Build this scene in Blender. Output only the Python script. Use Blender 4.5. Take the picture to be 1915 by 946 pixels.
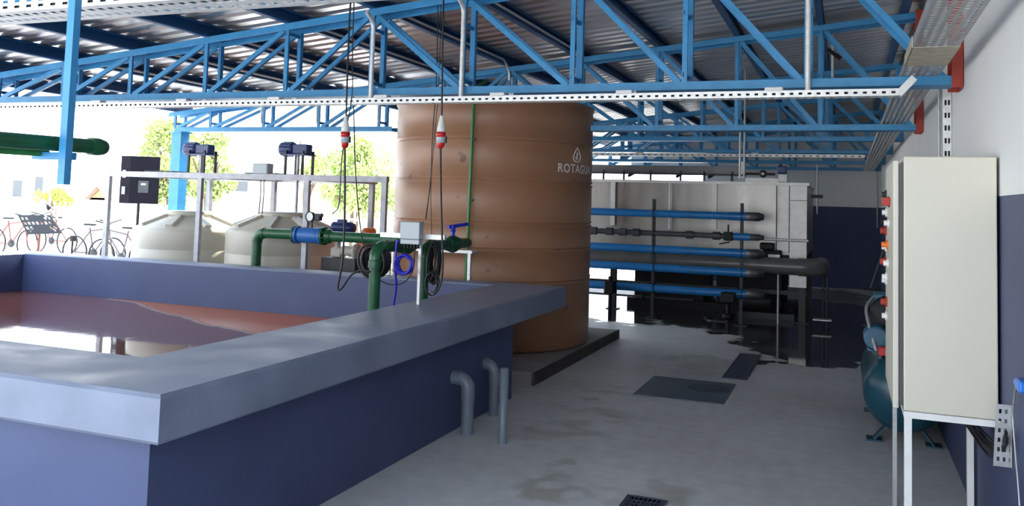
import bpy, bmesh, math, random
from mathutils import Vector, Matrix
PI = math.pi
random.seed(7)
for o in list(bpy.data.objects): bpy.data.objects.remove(o)
S = bpy.context.scene
COL = S.collection

# ------------------------------------------------------------------ camera
FPX, PPX, PPY = 1609.24, 957.5, 271.2
YAW, PITCH, ROLL = -0.372193, 0.065219, 0.02985
EYE = Vector((0, 0, 1.6))
fwd = Vector((math.sin(YAW)*math.cos(PITCH), math.cos(YAW)*math.cos(PITCH), math.sin(PITCH)))
r0 = Vector((math.cos(YAW), -math.sin(YAW), 0)); u0 = r0.cross(fwd)
rgt = math.cos(ROLL)*r0 + math.sin(ROLL)*u0
upv = -math.sin(ROLL)*r0 + math.cos(ROLL)*u0
cd = bpy.data.cameras.new('camera'); cam = bpy.data.objects.new('camera', cd); COL.objects.link(cam)
cam.matrix_world = Matrix(((rgt.x, upv.x, -fwd.x, EYE.x), (rgt.y, upv.y, -fwd.y, EYE.y), (rgt.z, upv.z, -fwd.z, EYE.z), (0, 0, 0, 1)))
cd.sensor_width = 36; cd.sensor_fit = 'HORIZONTAL'; cd.lens = FPX/1915*36
cd.shift_y = (PPY-473)/1915; cd.clip_start = .05; cd.clip_end = 300
S.camera = cam

def at(px, py, Y=None, X=None, Z=None):
    """point of the place seen at this spot of the photo, on the plane Y=, X= or Z="""
    d = rgt*((px-PPX)/FPX) - upv*((py-PPY)/FPX) + fwd
    if Y is not None: t = Y/d.y
    elif X is not None: t = X/d.x
    else: t = (Z-EYE.z)/d.z
    return EYE + d*t

# ------------------------------------------------------------------ light
W = bpy.data.worlds.new('sky'); S.world = W; W.use_nodes = True
nt = W.node_tree; bg = nt.nodes['Background']
tc = nt.nodes.new('ShaderNodeTexCoord'); sp = nt.nodes.new('ShaderNodeSeparateXYZ'); rp = nt.nodes.new('ShaderNodeValToRGB')
nt.links.new(tc.outputs['Generated'], sp.inputs[0]); nt.links.new(sp.outputs['Z'], rp.inputs[0]); nt.links.new(rp.outputs[0], bg.inputs[0])
rp.color_ramp.elements[0].position = 0.0; rp.color_ramp.elements[0].color = (.92, .96, 1, 1)
rp.color_ramp.elements[1].position = .8; rp.color_ramp.elements[1].color = (.55, .74, 1, 1)
bg.inputs[1].default_value = 3.9
sd = bpy.data.lights.new('sun', 'SUN'); sd.energy = 15; sd.angle = .01; sd.color = (1, .95, .86)
sun = bpy.data.objects.new('sun', sd); COL.objects.link(sun)
sun.rotation_euler = Vector((.10, .6, .95)).to_track_quat('Z', 'Y').to_euler()
S.view_settings.view_transform = 'Standard'; S.view_settings.look = 'None'
S.view_settings.exposure = 0.5; S.view_settings.gamma = 1; S.view_settings.use_curve_mapping = False

# ------------------------------------------------------------------ helpers
class MB:
    def __init__(s): s.v = []; s.f = []; s.sm = []
    def add(s, vs, fs, smooth=False):
        b = len(s.v); s.v += [Vector(v) for v in vs]
        s.f += [tuple(b+i for i in f) for f in fs]; s.sm += [smooth]*len(fs); return s
    def box(s, lo, hi):
        x0, y0, z0 = lo; x1, y1, z1 = hi
        return s.add([(x0,y0,z0),(x1,y0,z0),(x1,y1,z0),(x0,y1,z0),(x0,y0,z1),(x1,y0,z1),(x1,y1,z1),(x0,y1,z1)],
                     [(0,3,2,1),(4,5,6,7),(0,1,5,4),(1,2,6,5),(2,3,7,6),(3,0,4,7)])
    def bbox(s, lo, hi, b=.01):
        """box with chamfered edges"""
        bm = bmesh.new(); bmesh.ops.create_cube(bm, size=1)
        lo = Vector(lo); hi = Vector(hi)
        for v in bm.verts: v.co = Vector([(lo[i]+hi[i])/2 + v.co[i]*(hi[i]-lo[i]) for i in range(3)])
        bmesh.ops.bevel(bm, geom=bm.edges[:], offset=b, segments=2, affect='EDGES', profile=.5)
        bm.verts.index_update()
        s.add([v.co.copy() for v in bm.verts], [[v.index for v in f.verts] for f in bm.faces]); bm.free(); return s
    def prof(s, p0, p1, pts, up=(0,0,1), cap=True):
        """closed 2D profile (side, up) swept from p0 to p1"""
        p0 = Vector(p0); p1 = Vector(p1); d = (p1-p0).normalized()
        a = d.cross(Vector(up)); a = a.normalized() if a.length > 1e-6 else d.orthogonal().normalized()
        u = a.cross(d)
        n = len(pts); vs = [p + a*x + u*y for p in (p0, p1) for x, y in pts]
        fs = [(i, (i+1) % n, n+(i+1) % n, n+i) for i in range(n)]
        if cap: fs += [tuple(range(n))[::-1], tuple(range(n, 2*n))]
        return s.add(vs, fs)
    def bar(s, p0, p1, w, h, up=(0,0,1)):
        return s.prof(p0, p1, [(-w/2,-h/2),(w/2,-h/2),(w/2,h/2),(-w/2,h/2)], up)
    def angle(s, p0, p1, w, side=1, t=.005, up=(0,1,0)):
        """L-section steel angle"""
        q = side
        pts = [(-w/2,0),(w/2,0),(w/2,q*t),(-w/2+t,q*t),(-w/2+t,q*w),(-w/2,q*w)]
        if q < 0: pts = pts[::-1]
        return s.prof(p0, p1, pts, up)
    def tube(s, path, r, n=12, closed=False, cap=True):
        P = [Vector(p) for p in path]; m = len(P)
        rr = r if isinstance(r, (list, tuple)) else [r]*m
        T = []
        for i in range(m):
            a = P[(i-1) % m] if closed or i > 0 else P[i]; b = P[(i+1) % m] if closed or i < m-1 else P[i]
            T.append((b-a).normalized() if (b-a).length > 1e-9 else Vector((0,0,1)))
        N = T[0].orthogonal().normalized(); vs = []
        for i in range(m):
            N = (N - T[i]*N.dot(T[i]))
            N = N.normalized() if N.length > 1e-6 else T[i].orthogonal().normalized()
            B = T[i].cross(N)
            vs += [P[i] + (N*math.cos(2*PI*k/n) + B*math.sin(2*PI*k/n))*rr[i] for k in range(n)]
        fs = []
        for i in range(m if closed else m-1):
            j = (i+1) % m
            fs += [(i*n+k, i*n+(k+1) % n, j*n+(k+1) % n, j*n+k) for k in range(n)]
        s.add(vs, fs, True)
        if cap and not closed:
            s.add(vs[:n], [tuple(range(n))[::-1]]); s.add(vs[-n:], [tuple(range(n))])
        return s
    def cyl(s, p0, p1, r, n=20): return s.tube([p0, p1], r, n)
    def lathe(s, c, prof, n=48, axis=(0,0,1), smooth=True):
        """profile of (radius, height) around an axis through c"""
        ax = Vector(axis).normalized(); a = ax.orthogonal().normalized(); b = ax.cross(a); c = Vector(c)
        if abs(ax.z) > .99: a = Vector((1,0,0)); b = Vector((0,1,0))
        vs = []; fs = []
        for r, h in prof:
            vs += [c + ax*h + (a*math.cos(2*PI*k/n)+b*math.sin(2*PI*k/n))*max(r, 1e-4) for k in range(n)]
        for i in range(len(prof)-1):
            fs += [(i*n+k, i*n+(k+1) % n, (i+1)*n+(k+1) % n, (i+1)*n+k) for k in range(n)]
        return s.add(vs, fs, smooth)
    def punched(s, o, u, v, L, rows, per, slot, t=.0015):
        """perforated sheet: rows = list of (width, is_slot_row); slots every per metres"""
        o = Vector(o); u = Vector(u).normalized(); v = Vector(v).normalized(); nrm = u.cross(v)*t
        n = int(L/per); cuts = []
        for i in range(n): cuts += [(i*per, i*per+per-slot, False), (i*per+per-slot, (i+1)*per, True)]
        if n*per < L-1e-4: cuts.append((n*per, L, False))
        y = 0
        for w, sl in rows:
            if not sl:
                s.slab(o, u, v, nrm, 0, L, y, y+w)
            else:
                for a, b, h in cuts:
                    if not h: s.slab(o, u, v, nrm, a, b, y, y+w)
            y += w
        return s
    def slab(s, o, u, v, n, a, b, c, d):
        q = [o+u*a+v*c, o+u*b+v*c, o+u*b+v*d, o+u*a+v*d]
        return s.add(q+[p+n for p in q], [(3,2,1,0),(4,5,6,7),(0,1,5,4),(1,2,6,5),(2,3,7,6),(3,0,4,7)])

def obj(name, mb, mat, parent=None):
    me = bpy.data.meshes.new(name); org = Vector(parent_loc(parent)) if parent else Vector((0,0,0))
    me.from_pydata([v-org for v in mb.v], [], mb.f)
    me.polygons.foreach_set('use_smooth', mb.sm)
    me.materials.append(mat); me.update()
    o = bpy.data.objects.new(name, me); COL.objects.link(o)
    if parent: o.parent = parent
    return o
def parent_loc(p):
    l = Vector((0,0,0))
    while p: l += p.location; p = p.parent
    return l
def tag(o, label, cat, group=None, kind=None):
    if label: o['label'] = label
    if cat: o['category'] = cat
    if group: o['group'] = group
    if kind: o['kind'] = kind
    return o
def thing(name, label, cat, loc=(0,0,0), group=None):
    o = bpy.data.objects.new(name, None); COL.objects.link(o); o.location = loc; o.empty_display_size = .1
    return tag(o, label, cat, group)
def solo(name, mb, mat, label, cat, group=None, kind=None):
    """a thing that is one mesh, its origin at its base"""
    lo = Vector([min(v[i] for v in mb.v) for i in range(3)]); hi = Vector([max(v[i] for v in mb.v) for i in range(3)])
    c = Vector(((lo.x+hi.x)/2, (lo.y+hi.y)/2, lo.z))
    mb.v = [v-c for v in mb.v]; o = obj(name, mb, mat); o.location = c
    return tag(o, label, cat, group, kind)
def struct(name, mb, mat, label=None):
    o = obj(name, mb, mat); o['kind'] = 'structure'
    if label: o['label'] = label
    return o
def dup(root, loc, label, group=None):
    r = root.copy(); COL.objects.link(r); r.location = loc; r['label'] = label
    if group: r['group'] = group
    for ch in root.children:
        c = ch.copy(); COL.objects.link(c); c.parent = r
        for g in ch.children:
            d = g.copy(); COL.objects.link(d); d.parent = c
    return r
def arc(c, a, b, r, t0, t1, n=8):
    c = Vector(c); a = Vector(a); b = Vector(b)
    return [c + a*(r*math.cos(t0+(t1-t0)*i/n)) + b*(r*math.sin(t0+(t1-t0)*i/n)) for i in range(n+1)]
def bend(pts, r=.08, n=6):
    """polyline with rounded corners"""
    P = [Vector(p) for p in pts]; out = [P[0]]
    for i in range(1, len(P)-1):
        a = (P[i-1]-P[i]); b = (P[i+1]-P[i]); k = min(r, a.length*.45, b.length*.45)
        s_ = P[i]+a.normalized()*k; e = P[i]+b.normalized()*k
        for j in range(n+1):
            t = j/n; out.append(s_*(1-t)**2 + P[i]*2*t*(1-t) + e*t*t)
    return out+[P[-1]]
def spline(pts, n=8):
    P = [Vector(p) for p in pts]; P = [P[0]*2-P[1]]+P+[P[-1]*2-P[-2]]; out = []
    for i in range(1, len(P)-2):
        for j in range(n):
            t = j/n
            out.append(.5*((2*P[i])+(P[i+1]-P[i-1])*t+(2*P[i-1]-5*P[i]+4*P[i+1]-P[i+2])*t*t+(3*P[i]-P[i-1]-3*P[i+1]+P[i+2])*t**3))
    return out+[P[-2]]

# ------------------------------------------------------------------ materials
def mat(name, col, rough=.6, metal=0, var=0.0, scale=6, bump=0.0, bscale=40, spec=.5, stretch=None, rvar=0):
    m = bpy.data.materials.new(name); m.use_nodes = True; n = m.node_tree.nodes; l = m.node_tree.links
    b = n['Principled BSDF']; b.inputs['Base Color'].default_value = (*col, 1)
    b.inputs['Roughness'].default_value = rough; b.inputs['Metallic'].default_value = metal
    b.inputs['Specular IOR Level'].default_value = spec
    t = n.new('ShaderNodeTexCoord'); mp = n.new('ShaderNodeMapping'); l.new(t.outputs['Object'], mp.inputs[0])
    if stretch: mp.inputs['Scale'].default_value = stretch
    if var or rvar:
        no = n.new('ShaderNodeTexNoise'); no.inputs['Scale'].default_value = scale; no.inputs['Detail'].default_value = 5
        l.new(mp.outputs[0], no.inputs['Vector'])
    if var:
        r = n.new('ShaderNodeValToRGB'); l.new(no.outputs['Fac'], r.inputs[0])
        r.color_ramp.elements[0].position = .3; r.color_ramp.elements[1].position = .7
        r.color_ramp.elements[0].color = (*[c*(1-var) for c in col], 1); r.color_ramp.elements[1].color = (*[min(1, c*(1+var)) for c in col], 1)
        l.new(r.outputs[0], b.inputs['Base Color'])
    if rvar:
        mr = n.new('ShaderNodeMapRange'); l.new(no.outputs['Fac'], mr.inputs[0])
        mr.inputs[1].default_value = .3; mr.inputs[2].default_value = .7
        mr.inputs[3].default_value = rough-rvar; mr.inputs[4].default_value = rough+rvar; l.new(mr.outputs[0], b.inputs['Roughness'])
    if bump:
        nb = n.new('ShaderNodeTexNoise'); nb.inputs['Scale'].default_value = bscale; l.new(mp.outputs[0], nb.inputs['Vector'])
        bp = n.new('ShaderNodeBump'); bp.inputs['Strength'].default_value = bump; bp.inputs['Distance'].default_value = .01
        l.new(nb.outputs['Fac'], bp.inputs['Height']); l.new(bp.outputs[0], b.inputs['Normal'])
    return m
def ramp_node(n, l, src, p0, c0, p1, c1):
    r = n.new('ShaderNodeValToRGB'); l.new(src, r.inputs[0])
    r.color_ramp.elements[0].position = p0; r.color_ramp.elements[0].color = (*c0, 1)
    r.color_ramp.elements[1].position = p1; r.color_ramp.elements[1].color = (*c1, 1); return r

M = {}
M['truss'] = mat('blue_painted_steel', (.035, .25, .50), .42, 0, .12, 9, .05)
M['purlin'] = mat('dark_blue_painted_steel', (.012, .075, .20), .5, 0, .12, 5)
M['roof'] = mat('zinc_roof_sheet', (.74, .71, .69), .36, .8, .1, 1.2, rvar=.03)
M['galv'] = mat('galvanised_steel', (.72, .72, .70), .42, .35, .12, 30)
M['galvdark'] = mat('dull_galvanised_steel', (.42, .43, .43), .45, .6, .15, 20)
M['white_steel'] = mat('white_enamel_steel', (.75, .75, .73), .4, 0, .06, 9)
M['red'] = mat('red_primer_steel', (.36, .035, .02), .6, 0, .2, 8)
M['cabinet'] = mat('cream_enamel_sheet', (.62, .59, .485), .38, 0, .03, 2)
M['cabfront'] = mat('grey_enamel_sheet', (.50, .50, .46), .3, 0, .04, 2)
M['green'] = mat('green_painted_pipe', (.008, .085, .03), .35, 0, .25, 12)
M['lgreen'] = mat('bright_green_pipe', (.03, .20, .045), .4, 0, .2, 8)
M['valveblue'] = mat('blue_painted_iron', (.02, .13, .42), .35, 0, .15, 10)
M['handle'] = mat('royal_blue_plastic', (.012, .03, .45), .35)
M['pvc'] = mat('blue_plastic_pipe', (.014, .15, .40), .32, 0, .12, 4)
M['pvcgrey'] = mat('dark_grey_plastic', (.05, .052, .055), .4, 0, .2, 8)
M['greypipe'] = mat('grey_plastic_pipe', (.17, .20, .24), .35, 0, .08, 6)
M['bigpipe'] = mat('grey_plastic_main', (.13, .125, .12), .3, 0, .15, 4)
M['coping'] = mat('grey_blue_cement_paint', (.195, .228, .31), .5, 0, .16, 3.5, .12, 25, rvar=.12)
M['poolwall'] = mat('slate_blue_wall_paint', (.055, .075, .17), .5, 0, .08, 2, .06, 60)
M['frame'] = mat('weathered_galvanised_tube', (.36, .36, .39), .5, .3, .15, 12)
M['beige'] = mat('beige_polyethylene', (.50, .47, .39), .45, 0, .05, 3)
M['black'] = mat('black_plastic', (.006, .006, .007), .5, spec=.25)
M['speaker'] = mat('black_speaker_carpet', (.006, .005, .009), .8, 0, .2, 60, .3, 200, spec=.15)
M['cable'] = mat('black_rubber_cable', (.008, .008, .009), .5)
M['bluecable'] = mat('blue_rubber_cable', (.01, .012, .42), .4)
M['motor'] = mat('navy_motor_paint', (.012, .03, .13), .4)
M['teal'] = mat('teal_compressor_paint', (.010, .06, .09), .3, 0, .15, 6)
M['tealmotor'] = mat('blue_compressor_motor', (.02, .10, .17), .35)
M['plate'] = mat('dark_steel', (.03, .032, .035), .5, .3, .2, 10)
M['boxgrey'] = mat('light_grey_plastic', (.42, .48, .50), .4)
M['plugwhite'] = mat('white_plastic', (.75, .75, .70), .4)
M['plugred'] = mat('red_plastic', (.55, .015, .02), .35)
M['orange'] = mat('orange_plastic', (.75, .17, .02), .4)
M['stainless'] = mat('stainless_sheet', (.34, .325, .30), .36, .6, .45, 2.6, .05, 8, stretch=(1, 1, .22), rvar=.12)
M['brightss'] = mat('stainless_channel', (.66, .64, .60), .45, .35, .08, 8)
M['grate'] = mat('grate_steel', (.045, .055, .09), .4, .4)
M['cover'] = mat('painted_manhole_plate', (.09, .115, .145), .5, 0, .15, 4)
M['coverdark'] = mat('manhole_lid_paint', (.045, .065, .085), .5)
M['text'] = mat('pale_print', (.9, .87, .83), .6)
M['concrete'] = mat('pad_concrete', (.26, .25, .24), .7, 0, .15, 3, .1, 30)
M['padedge'] = mat('dark_pad_edge', (.05, .045, .035), .8, 0, .5, 6)
M['glass'] = mat('dial_glass', (.75, .77, .76), .15)
M['whitewash'] = mat('whitewashed_render', (.80, .78, .76), .8, 0, .04, 2)
M['timber'] = mat('orange_timber', (.62, .36, .16), .7, 0, .1, 4)
M['roofred'] = mat('brown_roof_tile', (.30, .20, .16), .7, 0, .2, 4)
M['window'] = mat('dark_window_glass', (.08, .09, .10), .1)
M['bark'] = mat('tree_bark', (.16, .11, .07), .9, 0, .3, 8)
M['leaf'] = mat('pale_green_leaves', (.42, .50, .17), .6, 0, .35, .9)
M['shrub'] = mat('yellow_green_leaves', (.45, .52, .08), .6, 0, .3, 1.5)
M['bike'] = mat('dark_bicycle_paint', (.05, .03, .035), .5)
M['reddark'] = mat('maroon_steel', (.14, .03, .02), .5)
M['socket'] = mat('bright_blue_plastic', (.01, .16, .62), .3)
M['sign_green'] = mat('green_lens', (.03, .4, .1), .3)

def floor_mat():
    m = mat('trowelled_concrete_floor', (.30, .30, .31), .55, 0, 0, 1); n = m.node_tree.nodes; l = m.node_tree.links; b = n['Principled BSDF']
    tc_ = n.new('ShaderNodeTexCoord')
    big = n.new('ShaderNodeTexNoise'); big.inputs['Scale'].default_value = .55; big.inputs['Detail'].default_value = 6; big.inputs['Roughness'].default_value = .62
    fine = n.new('ShaderNodeTexNoise'); fine.inputs['Scale'].default_value = 9; fine.inputs['Detail'].default_value = 6
    l.new(tc_.outputs['Object'], big.inputs[0]); l.new(tc_.outputs['Object'], fine.inputs[0])
    r1 = ramp_node(n, l, big.outputs['Fac'], .36, (.53, .525, .51), .64, (.67, .67, .67))
    r2 = ramp_node(n, l, fine.outputs['Fac'], .3, (.9, .9, .9), .7, (1.06, 1.06, 1.06))
    mx = n.new('ShaderNodeMix'); mx.data_type = 'RGBA'; mx.blend_type = 'MULTIPLY'; mx.inputs[0].default_value = 1
    l.new(r1.outputs[0], mx.inputs[6]); l.new(r2.outputs[0], mx.inputs[7])
    # damp stains and puddles: blobs of fixed place, edges broken by noise
    nz = n.new('ShaderNodeTexNoise'); nz.inputs['Scale'].default_value = 2.6; nz.inputs['Detail'].default_value = 4; l.new(tc_.outputs['Object'], nz.inputs[0])
    vs = n.new('ShaderNodeVectorMath'); vs.operation = 'SUBTRACT'; l.new(nz.outputs['Color'], vs.inputs[0]); vs.inputs[1].default_value = (.5, .5, .5)
    vm = n.new('ShaderNodeVectorMath'); vm.operation = 'MULTIPLY_ADD'; l.new(vs.outputs[0], vm.inputs[0]); vm.inputs[1].default_value = (1.1, 1.8, 0); l.new(tc_.outputs['Object'], vm.inputs[2])
    def blobs(lst):
        acc = None
        for cx, cy, rx, ry in lst:
            sb = n.new('ShaderNodeVectorMath'); sb.operation = 'SUBTRACT'; l.new(vm.outputs[0], sb.inputs[0]); sb.inputs[1].default_value = (cx, cy, 0)
            dv = n.new('ShaderNodeVectorMath'); dv.operation = 'MULTIPLY'; l.new(sb.outputs[0], dv.inputs[0]); dv.inputs[1].default_value = (1/rx, 1/ry, 0)
            ln = n.new('ShaderNodeVectorMath'); ln.operation = 'LENGTH'; l.new(dv.outputs[0], ln.inputs[0])
            if acc is None: acc = ln.outputs['Value']
            else:
                mn = n.new('ShaderNodeMath'); mn.operation = 'MINIMUM'; l.new(acc, mn.inputs[0]); l.new(ln.outputs['Value'], mn.inputs[1]); acc = mn.outputs[0]
        return acc
    wet = blobs([(-.6, 11.2, .75, 1.3), (.1, 11.6, .5, 1.0), (-.9, 12.6, 1.6, 1.5), (-3, 13.5, 3.0, 1.9), (-.4, 9.9, .5, .55), (.1, 10.6, .5, .7), (-.3, 14.5, .8, 2.2)])
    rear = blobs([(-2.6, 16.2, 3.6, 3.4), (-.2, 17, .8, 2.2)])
    damp = blobs([(-1.75, 6.6, .35, .22), (-1.95, 7.2, .3, .2), (-1.55, 4.75, .3, .18), (-1.8, 5.9, .35, .3), (-1.35, 9.0, .5, .6), (-1.0, 4.7, .3, .25), (-.5, 11.2, 1.4, 2.4)])
    w1 = ramp_node(n, l, wet, .85, (1, 1, 1), 1.05, (0, 0, 0))
    d1 = ramp_node(n, l, damp, .3, (1, 1, 1), 1.25, (0, 0, 0))
    m2 = n.new('ShaderNodeMix'); m2.data_type = 'RGBA'; l.new(d1.outputs[0], m2.inputs[0]); l.new(mx.outputs[2], m2.inputs[6])
    ml = n.new('ShaderNodeMix'); ml.data_type = 'RGBA'; ml.blend_type = 'MULTIPLY'; ml.inputs[0].default_value = 1; l.new(mx.outputs[2], ml.inputs[6]); ml.inputs[7].default_value = (.74, .72, .68, 1)
    l.new(ml.outputs[2], m2.inputs[7])
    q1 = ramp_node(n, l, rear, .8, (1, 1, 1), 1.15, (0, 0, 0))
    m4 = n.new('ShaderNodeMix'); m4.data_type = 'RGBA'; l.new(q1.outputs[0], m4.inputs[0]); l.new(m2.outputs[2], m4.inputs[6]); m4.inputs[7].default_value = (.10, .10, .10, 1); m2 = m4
    m3 = n.new('ShaderNodeMix'); m3.data_type = 'RGBA'; l.new(w1.outputs[0], m3.inputs[0]); l.new(m2.outputs[2], m3.inputs[6]); m3.inputs[7].default_value = (.055, .054, .055, 1)
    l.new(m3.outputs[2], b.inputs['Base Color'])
    mr = n.new('ShaderNodeMapRange'); l.new(w1.outputs[0], mr.inputs[0]); mr.inputs[3].default_value = .5; mr.inputs[4].default_value = .06; l.new(mr.outputs[0], b.inputs['Roughness'])
    return m
def wall_mat():
    m = mat('two_tone_wall_paint', (.8, .8, .8), .55, 0, 0); n = m.node_tree.nodes; l = m.node_tree.links; b = n['Principled BSDF']
    g = n.new('ShaderNodeNewGeometry'); s = n.new('ShaderNodeSeparateXYZ'); l.new(g.outputs['Position'], s.inputs[0])
    c = n.new('ShaderNodeMath'); c.operation = 'GREATER_THAN'; l.new(s.outputs['Z'], c.inputs[0]); c.inputs[1].default_value = 1.69
    no = n.new('ShaderNodeTexNoise'); no.inputs['Scale'].default_value = 1.3; no.inputs['Detail'].default_value = 4; l.new(g.outputs['Position'], no.inputs['Vector'])
    a = ramp_node(n, l, no.outputs['Fac'], .3, (.78, .77, .75), .7, (.83, .82, .80))
    d = ramp_node(n, l, no.outputs['Fac'], .3, (.040, .052, .12), .7, (.052, .066, .145))
    mx = n.new('ShaderNodeMix'); mx.data_type = 'RGBA'; l.new(c.outputs[0], mx.inputs[0]); l.new(d.outputs[0], mx.inputs[6]); l.new(a.outputs[0], mx.inputs[7])
    l.new(mx.outputs[2], b.inputs['Base Color']); return m
def tank_mat():
    m = mat('tan_fibreglass', (.42, .19, .095), .38, 0, 0); n = m.node_tree.nodes; l = m.node_tree.links; b = n['Principled BSDF']
    t = n.new('ShaderNodeTexCoord'); no = n.new('ShaderNodeTexNoise'); no.inputs['Scale'].default_value = 2; no.inputs['Detail'].default_value = 4
    l.new(t.outputs['Object'], no.inputs[0]); a = ramp_node(n, l, no.outputs['Fac'], .3, (.31, .155, .082), .7, (.355, .18, .096))
    v = n.new('ShaderNodeTexNoise'); v.inputs['Scale'].default_value = 5.5; v.inputs['Detail'].default_value = 2; l.new(t.outputs['Object'], v.inputs[0])
    r = ramp_node(n, l, v.outputs['Fac'], .26, (.45, .4, .35), .31, (1, 1, 1))
    mx = n.new('ShaderNodeMix'); mx.data_type = 'RGBA'; mx.blend_type = 'MULTIPLY'; mx.inputs[0].default_value = 1
    l.new(a.outputs[0], mx.inputs[6]); l.new(r.outputs[0], mx.inputs[7]); l.new(mx.outputs[2], b.inputs['Base Color']); return m
def liquid_mat():
    m = mat('rusty_water', (.16, .05, .03), .04, 0, 0, spec=.6); n = m.node_tree.nodes; l = m.node_tree.links; b = n['Principled BSDF']
    g = n.new('ShaderNodeNewGeometry'); s = n.new('ShaderNodeSeparateXYZ')
    no = n.new('ShaderNodeTexNoise'); no.inputs['Scale'].default_value = .9; no.inputs['Detail'].default_value = 7; l.new(g.outputs['Position'], no.inputs[0])
    nv = n.new('ShaderNodeVectorMath'); nv.operation = 'MULTIPLY_ADD'; l.new(no.outputs['Color'], nv.inputs[0]); nv.inputs[1].default_value = (.5, .5, 0); l.new(g.outputs['Position'], nv.inputs[2])
    l.new(nv.outputs[0], s.inputs[0])
    # scum gathered by the far right corner: a coordinate growing towards it
    ma = n.new('ShaderNodeMath'); ma.operation = 'MULTIPLY_ADD'; l.new(s.outputs['X'], ma.inputs[0]); ma.inputs[1].default_value = .42; l.new(s.outputs['Y'], ma.inputs[2])
    r = n.new('ShaderNodeValToRGB'); mr = n.new('ShaderNodeMapRange'); l.new(ma.outputs[0], mr.inputs[0]); mr.inputs[1].default_value = 3.5; mr.inputs[2].default_value = 6.5; l.new(mr.outputs[0], r.inputs[0])
    e = r.color_ramp.elements; e[0].position = .0; e[0].color = (.17, .060, .038, 1); e[1].position = .30; e[1].color = (.21, .075, .048, 1)
    for p, c in ((.312, (.55, .40, .30)), (.325, (.46, .15, .075)), (.6, (.54, .16, .075)), (.8, (.58, .2, .1))):
        q = e.new(p); q.color = (*c, 1)
    l.new(r.outputs[0], b.inputs['Base Color'])
    r2 = ramp_node(n, l, mr.outputs[0], .30, (.05,)*3, .34, (.38,)*3); l.new(r2.outputs[0], b.inputs['Roughness'])
    nb = n.new('ShaderNodeTexNoise'); nb.inputs['Scale'].default_value = 3; l.new(g.outputs['Position'], nb.inputs[0])
    bp = n.new('ShaderNodeBump'); bp.inputs['Strength'].default_value = .06; bp.inputs['Distance'].default_value = .02; l.new(nb.outputs['Fac'], bp.inputs['Height']); l.new(bp.outputs[0], b.inputs['Normal'])
    return m
def ground_mat():
    return mat('pale_yard_gravel', (.62, .60, .57), .9, 0, .12, 1.5, .2, 8)
M['floor'] = floor_mat(); M['wall'] = wall_mat(); M['tank'] = tank_mat(); M['liquid'] = liquid_mat(); M['ground'] = ground_mat()

# ------------------------------------------------------------------ setting
XW = .65
struct('floor', MB().box((-9.3, -4, -.15), (XW+.3, 19.6, 0)), M['floor'])
g = MB().box((-70, -30, -.35), (30, 90, -.06)); struct('ground', g, M['ground'])
struct('wall_right', MB().box((XW, -7, 0), (XW+.2, 19.5, 3.62)), M['wall'])
wb = MB()
wb.add([(x, y, z) for y in (19.3, 19.5) for x, z in ((-3.85, 0), (XW, 0), (XW, 3.572), (-4.6, 3.06), (-4.6, 2.35), (-2.93, 2.35), (-2.93, 1.69), (-3.85, 1.69))],
       [tuple(range(8)), tuple(range(8, 16))[::-1]] + [(i, 8+i, 8+(i+1) % 8, (i+1) % 8) for i in range(8)])
struct('wall_back', wb, M['wall'])
struct('wall_left_added', MB().box((-6.6, 12.0, 0), (-6.45, 19.5, 2.60)), M['wall'])  # unseen wall added to keep daylight out of the back of the shed

SL = .0975
def roofz(x): return 3.455 + SL*(x-.6)      # underside of purlins = top of trusses
# corrugated roof, ribs running up the slope
def roof_sheet(x0, x1, y0, y1, zoff=.115):
    mb = MB(); per = .19; h = .034; P = []
    y = y0
    while y < y1-.17:
        P += [(y, 0), (y+.10, 0), (y+.125, h), (y+.165, h)]; y += per
    P.append((y1, 0)); n = len(P); vs = []
    for t in (0, .006):
        for x in (x0, x1):
            vs += [(x, a, roofz(x)+zoff+b+t) for a, b in P]
    fs = []
    for i in range(n-1):
        fs += [(i, i+1, n+i+1, n+i), (2*n+i, 3*n+i, 3*n+i+1, 2*n+i+1), (i, 2*n+i, 2*n+i+1, i+1), (n+i, n+i+1, 3*n+i+1, 3*n+i)]
    fs += [(0, n, 3*n, 2*n), (n-1, 3*n-1, 4*n-1, 2*n-1)]
    return mb.add(vs, fs)
struct('ceiling', roof_sheet(-8.45, XW+.3, -.95, 9.05), M['roof'])
struct('ceiling', roof_sheet(-6.45, XW+.3, 9.05, 19.55), M['roof'])

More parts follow.
